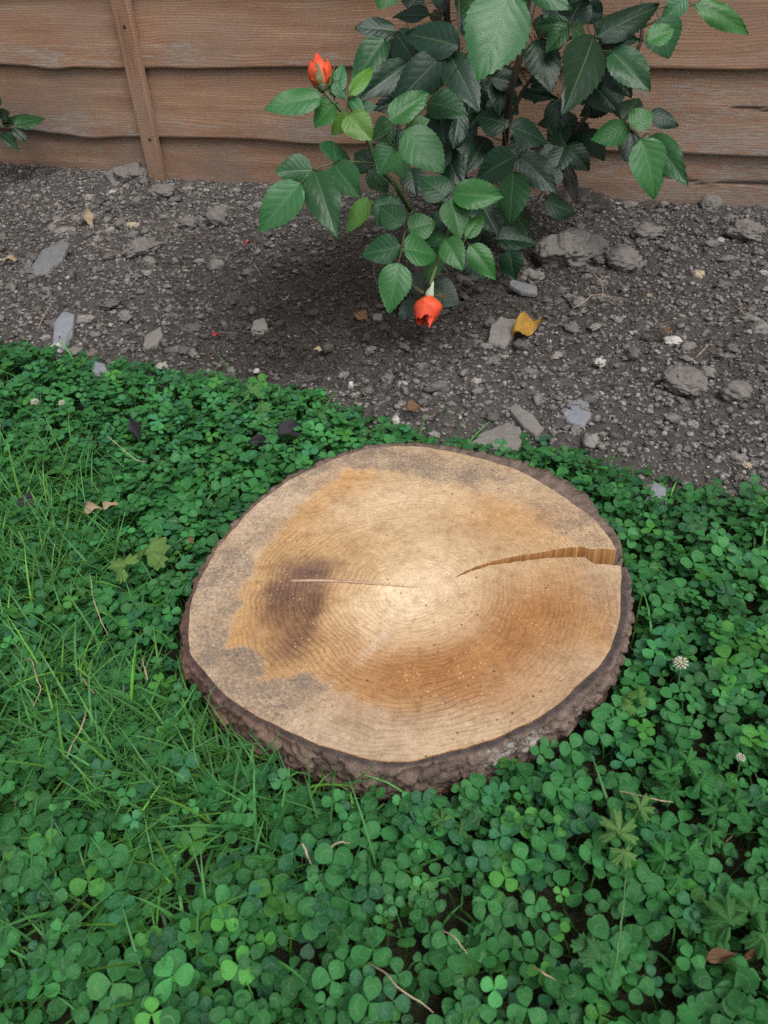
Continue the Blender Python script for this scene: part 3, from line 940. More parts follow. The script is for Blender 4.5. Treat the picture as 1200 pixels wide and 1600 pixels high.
# ------------------------------------------------------------------ soil: crumbs and fibres
def scatter(n, x0, x1, y0, y1):
    return rng.uniform(x0, x1, n), rng.uniform(y0, y1, n)
def in_view(x, y, m=90):
    px, py, d = proj(np.stack([x, y, np.zeros_like(x)], 1))
    return (px > -m) & (px < 1200 + m) & (py > -m) & (py < 1600 + m) & (d > 0)
def soil_pts(n, lawn_over=0.02, mx=260):
    x, y = scatter(n, -1.35, 1.25, 0.45, 2.45)
    k = (lawn_d(x, y) < lawn_over) & (fence_u(x, y) > 0.03) & in_view(x, y, mx)
    return x[k], y[k]
def stuff_lumps(name, n, smin, smax, power, sub, variants=6):
    x, y = soil_pts(n)
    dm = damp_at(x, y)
    k = rng.uniform(0, 1, len(x)) > dm * 0.12
    x, y, dm = x[k], y[k], dm[k]
    sz = smin * (smax / smin) ** (rng.uniform(0, 1, len(x)) ** power)
    base = [lump(sub, 300 + i, 0.5 if sub == 1 else 0.72, 1.3 if sub == 1 else 2.1) for i in range(variants)]
    VV, FF, TT = [], [], []
    off = 0
    dry = np.array([0.182, 0.170, 0.160])
    wet = np.array([0.060, 0.054, 0.050])
    gz = ground_z(x, y)
    for i in range(variants):
        idx = np.arange(i, len(x), variants)
        B, F = base[i]
        m = len(idx)
        an = rng.uniform(0, 6.28, m)
        sc = np.stack([rng.uniform(0.7, 1.6, m), rng.uniform(0.6, 1.1, m), rng.uniform(0.45, 0.9, m)], 1) * sz[idx][:, None]
        L = B[None] * sc[:, None, :]
        ca, sa = np.cos(an)[:, None], np.sin(an)[:, None]
        W = np.stack([L[..., 0] * ca - L[..., 1] * sa + x[idx][:, None], L[..., 0] * sa + L[..., 1] * ca + y[idx][:, None], L[..., 2] + (gz[idx] + sz[idx] * rng.uniform(-0.1, 0.55, m))[:, None]], 2)
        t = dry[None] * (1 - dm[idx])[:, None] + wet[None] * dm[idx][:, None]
        t = t * np.exp(rng.normal(0, 0.27, m))[:, None] * (1 + 0.5 * (rng.uniform(0, 1, m) > 0.985))[:, None]
        VV.append(W.reshape(-1, 3))
        FF.append((F[None] + (np.arange(m) * len(B))[:, None, None]).reshape(-1, 3) + off)
        TT.append(np.repeat(t, len(B), 0))
        off += m * len(B)
    o = link(name, mesh_np(name, np.vstack(VV), np.vstack(FF), M_CRUMB, {'tone': np.vstack(TT)}, smooth=False))
    o['kind'] = 'stuff'
    return o
o = stuff_lumps('soil_crumbs', 108000, 0.0013, 0.0050, 1.5, 1, 10)
tag(o, 'fine grey soil crumbs covering the bed in front of the fence', 'soil')
o = stuff_lumps('soil_clods', 4000, 0.0042, 0.0125, 2.0, 3, 10)
tag(o, 'small rough lumps of dry soil scattered over the bed', 'soil')
# dark fibres of compost, thin and matted
x, y = soil_pts(130000)
k = rng.uniform(0, 1, len(x)) < 0.18 + 0.82 * damp_at(x, y)
x, y = x[k], y[k]
m_ = len(x)
an, le = rng.uniform(0, 6.28, m_), rng.uniform(0.002, 0.010, m_)
tl = rng.normal(0, 0.28, m_)
dirv = np.stack([np.cos(an) * np.cos(tl), np.sin(an) * np.cos(tl), np.sin(tl)], 1)
sid = np.stack([-np.sin(an), np.cos(an), np.zeros(m_)], 1)
wd = rng.uniform(0.0003, 0.0009, m_)
c0 = np.stack([x, y, ground_z(x, y) + rng.uniform(0.001, 0.006, m_)], 1)
upv = np.array([0, 0, 1.0])[None]
A = [c0 - dirv * le[:, None] + sid * wd[:, None], c0 - dirv * le[:, None] - sid * wd[:, None], c0 + dirv * le[:, None], c0 + upv * wd[:, None] * 1.4 + sid * 0.0006]
Vf = np.stack(A, 1).reshape(-1, 3)
Ff = (np.array([[0, 1, 3], [1, 2, 3], [2, 0, 3], [0, 2, 1]])[None] + (np.arange(m_) * 4)[:, None, None]).reshape(-1, 3)
tn = np.where(rng.uniform(0, 1, m_)[:, None] > 0.93, np.array([[0.20, 0.165, 0.13]]), np.array([[0.058, 0.048, 0.041]])) * rng.uniform(0.5, 1.8, m_)[:, None]
o = link('compost_fibres', mesh_np('compost_fibres', Vf, Ff, M_CRUMB, {'tone': np.repeat(tn, 4, 0)}, smooth=False))
o['kind'] = 'stuff'
tag(o, 'dark matted compost fibres in the damp soil below the rose', 'compost')

# ------------------------------------------------------------------ stones, clods and litter one can pick out
M_SLATE = mat_stone('slate', (0.10, 0.105, 0.11), (0.19, 0.195, 0.20), 0.6, 70)
M_SLATE_BLUE = mat_stone('blue_slate', (0.15, 0.16, 0.185), (0.24, 0.25, 0.28), 0.55, 90)
M_ROCK = mat_stone('dusty_stone', (0.13, 0.12, 0.11), (0.22, 0.205, 0.19), 0.85, 80)
M_CLOD = mat_stone('soil_clod', (0.095, 0.086, 0.079), (0.20, 0.184, 0.171), 0.95, 150)
M_DARKCLOD = mat_stone('damp_clod', (0.02, 0.017, 0.015), (0.05, 0.043, 0.037), 0.95, 120)
M_WHITE = mat_plain('white_stone', (0.42, 0.40, 0.365), 0.6, 0.3, 0.15, 200)
M_TANSTONE = mat_plain('tan_stone', (0.34, 0.28, 0.20), 0.7, 0.3, 0.25, 200)
def flat_stone(name, pxs, mat, label, cat, group=None, thick=0.009, tilt=(0.0, 0.0), lift=0.008, seed=1):
    base = np.array([at_z(p, 0.012) for p in pxs])
    c = base[:, :2].mean(0)
    gz = float(ground_z(c[0], c[1], False)) + lift
    cc = at_z(tuple(np.mean(pxs, 0)), gz)
    Np = np.array([-tilt[0], -tilt[1], 1.0])
    P = np.array([CAM + ray(p) * (np.dot(cc - CAM, Np) / np.dot(ray(p), Np)) for p in pxs])
    c = P.mean(0)
    # finer outline, chipped
    Q = []
    n = len(P)
    for i in range(n):
        for t in np.linspace(0, 1, 5, endpoint=False):
            Q.append(P[i] * (1 - t) + P[(i + 1) % n] * t)
    Q = np.array(Q) - c
    Q[:, :2] *= (1 + 0.11 * fbm(Q[:, 0] * 220 + seed, Q[:, 1] * 220, 400 + seed, 3))[:, None]
    k = len(Q)
    rings = [(1.0, -thick), (1.03, -thick * 0.45), (0.985, -thick * 0.08), (0.90, 0.0), (0.6, 0.0008), (0.3, 0.0010)]
    V = []
    for sc, dz in rings:
        R = Q * [sc, sc, 1]
        R[:, 2] = dz + 0.0016 * fbm(R[:, 0] * 120 + seed, R[:, 1] * 120, 410 + seed, 3) + R[:, 0] * tilt[0] + R[:, 1] * tilt[1]
        V.append(R)
    V.append(np.array([[0, 0, 0.001]]))
    V = np.vstack(V) + c
    F = []
    for r_ in range(len(rings) - 1):
        F += [(r_ * k + j, r_ * k + (j + 1) % k, (r_ + 1) * k + (j + 1) % k, (r_ + 1) * k + j) for j in range(k)]
    top = (len(rings) - 1) * k
    F += [(top + j, top + (j + 1) % k, len(V) - 1) for j in range(k)]
    F += [tuple(range(k))[::-1]]
    ar_ = (Q[:, 0] * np.roll(Q[:, 1], -1) - Q[:, 1] * np.roll(Q[:, 0], -1)).sum()
    if ar_ < 0:
        F = [f[::-1] for f in F]
    o = solo(name, V, F, mat, smooth=False)
    return tag(o, label, cat, group)
SL = 'slate pieces lying on the soil'
flat_stone('slate', [(44, 424), (66, 390), (98, 374), (108, 380), (97, 404), (72, 424), (52, 431)], M_SLATE, 'largest long grey slate shard on the soil below the fence batten', 'slate', SL, 0.010, (0.05, 0.25), 0.016, 2)
flat_stone('slate', [(32, 427), (46, 398), (54, 402), (44, 424)], M_SLATE, 'narrow slate sliver leaning against the largest slate shard', 'slate', SL, 0.006, (0.1, 0.1), 0.010, 3)
flat_stone('slate', [(82, 540), (84, 502), (97, 486), (116, 489), (113, 520), (101, 544)], M_SLATE_BLUE, 'upright blue grey slate at the clover edge with a white crumb', 'slate', SL, 0.010, (0.0, 0.30), 0.018, 4)
flat_stone('slate', [(223, 546), (226, 524), (250, 509), (254, 522), (244, 541)], M_ROCK, 'small dusty triangular slate in the middle of the soil', 'slate', SL, 0.007, (0.1, 0.15), 0.011, 5)
flat_stone('slate', [(390, 522), (396, 500), (413, 496), (419, 512), (406, 524)], M_ROCK, 'small pale slate chip beside a red petal scrap', 'slate', SL, 0.007, (0, 0.2), 0.012, 6)
flat_stone('slate', [(763, 534), (768, 506), (784, 494), (806, 499), (803, 522), (788, 540)], M_ROCK, 'dusty grey slate beside the yellow fallen leaf', 'slate', SL, 0.009, (0.0, 0.15), 0.013, 7)
flat_stone('slate', [(880, 645), (887, 631), (904, 622), (920, 627), (924, 648), (911, 665), (890, 661)], M_SLATE_BLUE, 'smooth rounded blue grey slate on the soil between log and rose', 'slate', SL, 0.008, (0.0, 0.12), 0.013, 8)
flat_stone('slate', [(796, 638), (806, 629), (833, 648), (849, 668), (837, 679), (819, 667)], M_ROCK, 'elongated dusty slate next to the smooth blue slate', 'slate', SL, 0.008, (0.05, 0.1), 0.012, 9)
flat_stone('slate', [(733, 694), (748, 677), (792, 659), (814, 666), (816, 690), (808, 706)], M_ROCK, 'broad flat grey stone touching the back rim of the log', 'stone', None, 0.014, (0.0, 0.05), 0.014, 10)
flat_stone('slate', [(143, 582), (149, 564), (163, 567), (168, 580), (155, 591)], M_SLATE_BLUE, 'small blue slate half sunk in the clover edge', 'slate', SL, 0.008, (0.0, 0.2), 0.030, 11)
flat_stone('slate', [(1010, 778), (1022, 752), (1040, 762), (1044, 784)], M_SLATE_BLUE, 'slate corner showing among clover on the bed side of the log', 'slate', SL, 0.008, (0, 0.2), 0.022, 13)
flat_stone('slate', [(796, 445), (800, 436), (838, 446), (840, 458), (815, 455)], M_SLATE, 'thin dark slate strip below the lowest rose leaves', 'slate', SL, 0.007, (0, 0.2), 0.014, 14)
CL = 'big soil clods on the bed'
def clod(px, wpx, hpx, mat, label, seed, cat='clod', group=CL, amp=0.34, sink=0.35, flat=0.75):
    c = at_z(px, 0.02)
    gz = float(ground_z(c[0], c[1], False))
    c = at_z(px, gz + 0.01)
    d = proj(c)[2]
    rx = wpx / FPX * d / 2
    rz = hpx / FPX * d / 2 * flat
    V, F = lump(5 if wpx > 55 else 4, seed, amp * 1.25, 1.7)
    fine = fbm(V[:, 0] * 9 + seed, V[:, 1] * 9 + V[:, 2] * 7, seed + 9, 4) + 0.6 * fbm(V[:, 2] * 16 + seed, V[:, 0] * 16 - V[:, 1] * 9, seed + 19, 3)
    V = V * (1 + (0.14 if cat == 'clod' else 0.05) * fine)[:, None]
    V = V * [rx, rx * 0.85, rz] @ rot_z(seed * 1.7).T
    V = V + [c[0], c[1], gz + rz * (1 - 2 * sink) + 0.004]
    o = solo('soil_clod' if cat == 'clod' else cat, V, F, mat, smooth=cat != 'clod')
    return tag(o, label, cat, group)
clod((886, 392), 98, 72, M_CLOD, 'biggest rough grey soil clod beside the rose base', 501)
clod((976, 408), 62, 50, M_CLOD, 'long caked soil clod beside the biggest clod, off the rose side', 533)
clod((340, 340), 42, 44, M_CLOD, 'upright knobbly soil clod near the fence between batten and rose', 502)
clod((296, 348), 34, 26, M_CLOD, 'low soil clod next to the knobbly clod near the fence', 503)
clod((905, 318), 95, 62, M_DARKCLOD, 'dark damp heap of compost against the fence behind the rose', 504, sink=0.5)
clod((200, 275), 60, 40, M_CLOD, 'rough soil clod piled at the foot of the batten', 505)
clod((255, 300), 44, 28, M_CLOD, 'flattish soil clod just below the batten foot', 506)
clod((225, 385), 62, 34, M_CLOD, 'broad low soil clod between the slates and knobbly clod', 507)
clod((830, 430), 34, 28, M_CLOD, 'round soil clod between the lowest rose leaves and slate strip', 508)
clod((1070, 592), 74, 40, M_CLOD, 'wide flat crumbly clod alone in the bed near the clover edge', 509)
clod((1105, 578), 26, 24, M_ROCK, 'pale stony lump on the wide flat clod', 510)
clod((930, 380), 40, 30, M_CLOD, 'clod tucked tightly between the biggest clod and the fence', 511)
clod((1110, 318), 40, 34, M_CLOD, 'clod resting against the greyed fence foot', 512)
clod((1165, 360), 60, 36, M_CLOD, 'low clod on soil beside the grey weathered fence board', 513)
clod((1010, 360), 46, 30, M_CLOD, 'clod beneath the drooping rose leaf pair', 514)
clod((195, 492), 24, 24, M_ROCK, 'pale grey pebble standing in open soil', 515, 'pebble', 'pebbles in the bed')
clod((1092, 425), 22, 16, M_TANSTONE, 'pale stone on soil below the greyed fence board', 516, 'pebble', 'pebbles in the bed')
clod((1052, 528), 28, 18, M_WHITE, 'whitish lump of stone beside a brown leaf scrap', 517, 'pebble', 'pebbles in the bed')
clod((1014, 459), 12, 12, M_TANSTONE, 'tiny cream snail shell on bare soil', 518, 'shell', None, 0.12)
clod((938, 564), 17, 18, M_WHITE, 'bright white stone chip on the soil', 519, 'pebble', 'pebbles in the bed', 0.5, 0.2)
clod((548, 600), 10, 18, M_WHITE, 'slim white stone chip near the clover edge', 520, 'pebble', 'pebbles in the bed', 0.3, 0.2)
clod((619, 664), 12, 26, M_WHITE, 'long white stone chip standing behind the log', 521, 'pebble', 'pebbles in the bed', 0.3, 0.1, 1.0)
clod((88, 540), 20, 14, M_WHITE, 'white crumb lying against the blue grey slate', 522, 'pebble', 'pebbles in the bed', 0.4, 0.1)
clod((205, 349), 20, 10, M_TANSTONE, 'cream chip of dry husk between the batten foot and largest slate', 523, 'pebble', 'pebbles in the bed', 0.4, 0.2)
clod((1168, 722), 16, 14, M_TANSTONE, 'yellowish pebble in the soil at the clover edge', 524, 'pebble', 'pebbles in the bed')
clod((1188, 515), 34, 34, M_ROCK, 'grey stone half buried in the bed near a white splinter', 525, 'pebble', 'pebbles in the bed')
clod((400, 575), 12, 10, M_WHITE, 'small white pebble in dark compost', 526, 'pebble', 'pebbles in the bed', 0.3)
clod((583, 517), 14, 16, M_ROCK, 'squarish grey pebble beside the wilted rose', 527, 'pebble', 'pebbles in the bed', 0.3)
clod((590, 496), 22, 20, M_CLOD, 'crumbly pale clod beside the wilted rose leaf', 528)
clod((115, 545), 30, 20, M_ROCK, 'dusty stone in the soil beside the blue grey slate', 530, 'pebble', 'pebbles in the bed')
clod((1150, 610), 46, 34, M_CLOD, 'crumbly clod next to the wide flat clod', 531)
clod((905, 470), 26, 22, M_CLOD, 'small soil clod between the yellow leaf and the branching root', 532)

# ------------------------------------------------------------------ leaf meshes
def leaf_mesh(name, seed, mat, fold=0.16, droop=0.18, ser=0.035, nl=24, nw=4, wid=1.0, shape=0.72, wavy=0.025, unequal=0.0):
    """unit leaf: base at origin, tip at +Y 1, full width 1 before scaling; cupped and serrated"""
    V, UV = [], []
    r = random.Random(seed)
    for i in range(nl + 1):
        t = i / nl
        prof = (math.sin(math.pi * t ** shape)) ** 0.85 * 0.5
        if t < 0.08:
            prof = max(prof, 0.5 * t)
        for j in range(-nw, nw + 1):
            a = j / nw
            hw = prof * wid
            x = a * hw
            yy = t
            if abs(j) == nw and 0 < i < nl:
                x *= 1 + ser * (1 if i % 2 else -1)
                yy += (0.4 / nl) * (1 if i % 2 else -0.4)
            z = fold * abs(x) - droop * t * t + wavy * math.sin(7 * t + seed + 2 * a) * abs(a) - 0.10 * x * x * 4 * r.uniform(0.9, 1.1)
            x += unequal * t * t
            V.append((x, yy, z))
            UV.append((0.5 + a * 0.5, t))
    k = 2 * nw + 1
    F = np.array([(i * k + j, i * k + j + 1, (i + 1) * k + j + 1, (i + 1) * k + j) for i in range(nl) for j in range(k - 1)])
    return mesh_np(name, np.array(V), F, mat, uv=np.array(UV))
M_LEAF = mat_rose_leaf()
ROSE_MESH = [leaf_mesh('leaf', 1, M_LEAF), leaf_mesh('leaf', 2, M_LEAF, 0.26, 0.26, unequal=0.06), leaf_mesh('leaf', 3, M_LEAF, 0.10, 0.10, wavy=0.03), leaf_mesh('leaf', 4, M_LEAF, 0.30, 0.12, wavy=0.035, unequal=-0.07), leaf_mesh('leaf', 5, M_LEAF, 0.18, 0.34, unequal=0.05)]
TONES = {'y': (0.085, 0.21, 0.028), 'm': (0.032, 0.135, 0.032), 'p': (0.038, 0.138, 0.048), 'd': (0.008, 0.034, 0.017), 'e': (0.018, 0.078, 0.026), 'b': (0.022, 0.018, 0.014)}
def vn(v):
    return v / (np.linalg.norm(v) + 1e-12)
def place_leaf(me, b_px, t_px, wpx, d, tone, parent, pM, up=0.42, rnd=0.25, name='leaf', r=random):
    b = at_d(b_px, d)
    view = vn(CAM - b)
    N = vn(view * (1 - up) + np.array([0, 0, 1.0]) * up + np.array([r.uniform(-rnd, rnd), r.uniform(-rnd, rnd) * 0.6, r.uniform(-rnd, rnd) * 0.5]))
    q = ray(t_px)
    t = CAM + q * (np.dot(b - CAM, N) / np.dot(q, N))
    if np.linalg.norm(t - b) > 2.0 * d * math.hypot(t_px[0] - b_px[0], t_px[1] - b_px[1]) / FPX:
        t = at_d(t_px, d)
    Yv = t - b
    L = np.linalg.norm(Yv)
    Yv /= L
    Xv = vn(np.cross(Yv, N))
    Zv = np.cross(Xv, Yv)
    # width in metres that shows as wpx across
    side = Xv - view * np.dot(Xv, view)
    ax = vn(Yv - view * np.dot(Yv, view))
    perp = np.linalg.norm(side - ax * np.dot(side, ax))
    W = wpx / FPX * d / max(perp, 0.55) * 1.05
    c = TONES[tone]
    f = r.uniform(0.85, 1.18)
    M = Matrix(((Xv[0] * W, Yv[0] * L, Zv[0] * L, b[0]), (Xv[1] * W, Yv[1] * L, Zv[1] * L, b[1]), (Xv[2] * W, Yv[2] * L, Zv[2] * L, b[2]), (0, 0, 0, 1)))
    o = link(name, me, parent, M=M, pM=pM)
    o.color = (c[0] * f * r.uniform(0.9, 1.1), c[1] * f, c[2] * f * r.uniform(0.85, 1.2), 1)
    return o, b, M

# ------------------------------------------------------------------ rose bush
rz_ = float(ground_z(ROSE[0], ROSE[1]))
rose = empty('rose_bush', (ROSE[0], ROSE[1], rz_))
tag(rose, 'rose bush with glossy dark green leaves growing by the fence', 'rose bush')
RM = rose.matrix_basis
M_STEM = mat_stem()
GB = np.array([ROSE[0], ROSE[1], rz_ - 0.01])
stems = {
    'bud_cane': ([((505, 139), 1.08), ((514, 152), 1.08), ((526, 165), 1.085), ((537, 177), 1.09), ((556, 196), 1.10), ((576, 222), 1.115), ((586, 252), 1.13), ((604, 274), 1.15), ((620, 292), 1.17), ((640, 325), 1.22), ((668, 352), 1.34)], 0.0022, 0.0050, (0.05, 0.095, 0.03)),
    'side_shoot': ([((541, 180), 1.09), ((543, 165), 1.09), ((546, 150), 1.09)], 0.0016, 0.0018, (0.06, 0.12, 0.03)),
    'low_shoot': ([((623, 411), 1.10), ((628, 386), 1.10), ((634, 358), 1.12), ((640, 338), 1.17), ((645, 330), 1.22)], 0.0012, 0.0020, (0.09, 0.10, 0.04)),
    'flower_stalk': ([((672, 446), 1.12), ((677, 430), 1.12), ((686, 404), 1.12), ((694, 381), 1.13), ((702, 360), 1.17), ((716, 345), 1.28)], 0.0023, 0.0026, (0.13, 0.17, 0.06)),
    'tall_cane': ([((838, -40), 1.18), ((833, 0), 1.18), ((818, 68), 1.20), ((801, 130), 1.24), ((794, 165), 1.28), ((786, 240), 1.38)], 0.0050, 0.0062, (0.045, 0.035, 0.024)),
    'old_cane': ([((700, -60), 1.25), ((698, 20), 1.27), ((704, 110), 1.32), ((714, 180), 1.38), ((722, 270), 1.46)], 0.0060, 0.0085, (0.028, 0.02, 0.018)),
    'right_cane': ([((1000, 10), 1.26), ((1003, 50), 1.27), ((994, 82), 1.28), ((965, 120), 1.29), ((930, 165), 1.31), ((905, 196), 1.33), ((878, 227), 1.36), ((840, 270), 1.40)], 0.0030, 0.0050, (0.04, 0.03, 0.022)),
    'right_shoot': ([((1001, 217), 1.26), ((985, 200), 1.27), ((965, 180), 1.29), ((938, 160), 1.31)], 0.0014, 0.0022, (0.05, 0.08, 0.03)),
    'top_shoot': ([((1084, 7), 1.25), ((1062, 14), 1.25), ((1030, 30), 1.26), ((1006, 42), 1.27)], 0.0012, 0.0018, (0.06, 0.09, 0.035)),
    'mid_cane': ([((925, 55), 1.25), ((890, 60), 1.26), ((865, 85), 1.27), ((825, 130), 1.29), ((798, 180), 1.32)], 0.0022, 0.0036, (0.04, 0.045, 0.022)),
    'left_rachis': ([((470, 286), 1.07), ((491, 266), 1.08), ((512, 258), 1.085), ((526, 255), 1.09), ((556, 253), 1.10), ((584, 255), 1.13)], 0.0010, 0.0014, (0.09, 0.12, 0.04)),
    'thin_cane': ([((717, -40), 1.16), ((717, 40), 1.17), ((717, 75), 1.18), ((705, 150), 1.30)], 0.0012, 0.0018, (0.04, 0.05, 0.025)),
    'basal_cane': ([((800, 243), 1.28), ((790, 262), 1.31), ((776, 300), 1.38)], 0.0022, 0.0036, (0.04, 0.05, 0.024)),
}
stem_pts = []
for nm, (pp, r0, r1, colr) in stems.items():
    P = [at_d(p, d) for p, d in pp]
    if nm not in ('side_shoot', 'low_shoot', 'right_shoot', 'top_shoot', 'left_rachis', 'mid_cane', 'thin_cane'):
        foot = GB + np.array([random.uniform(-0.03, 0.03), random.uniform(-0.02, 0.02), 0])
        mid = P[-1] * 0.45 + foot * 0.55 + np.array([0, 0, 0.01])
        P += [mid, foot]
    sp_ = smooth_path(P, 7)
    stem_pts.append(sp_)
    rad_ = np.linspace(r0, r1, len(sp_)) * (1 + 0.12 * fbm(np.arange(len(sp_)) * 0.45, np.zeros(len(sp_)), 600, 2))
    V_, F_ = tube(sp_, rad_, 10)
    st = link('stem', mesh_np('stem', V_ - np.array([ROSE[0], ROSE[1], rz_]), F_, M_STEM), rose, M=RM, pM=RM)
    st.color = (*colr, 1)
    if r1 > 0.0035:                                        # thorns
        for i in range(4, len(sp_) - 4, 6):
            dirn = vn(np.cross(sp_[i + 1] - sp_[i], np.array([random.uniform(-1, 1), random.uniform(-1, 1), random.uniform(-1, 1)])))
            A_ = np.array([sp_[i] + dirn * rad_[i] * 0.8, sp_[i] + dirn * (rad_[i] + 0.003), sp_[i] + dirn * (rad_[i] + 0.006) - [0, 0, 0.0025]])
            V_, F_ = tube(A_, [0.0018, 0.0010, 0.0002], 6)
            th_ = link('thorn', mesh_np('thorn', V_ - np.array([ROSE[0], ROSE[1], rz_]), F_, M_STEM), st, M=RM, pM=RM)
            th_.color = (0.08, 0.035, 0.025, 1)
SPTS = np.vstack(stem_pts)
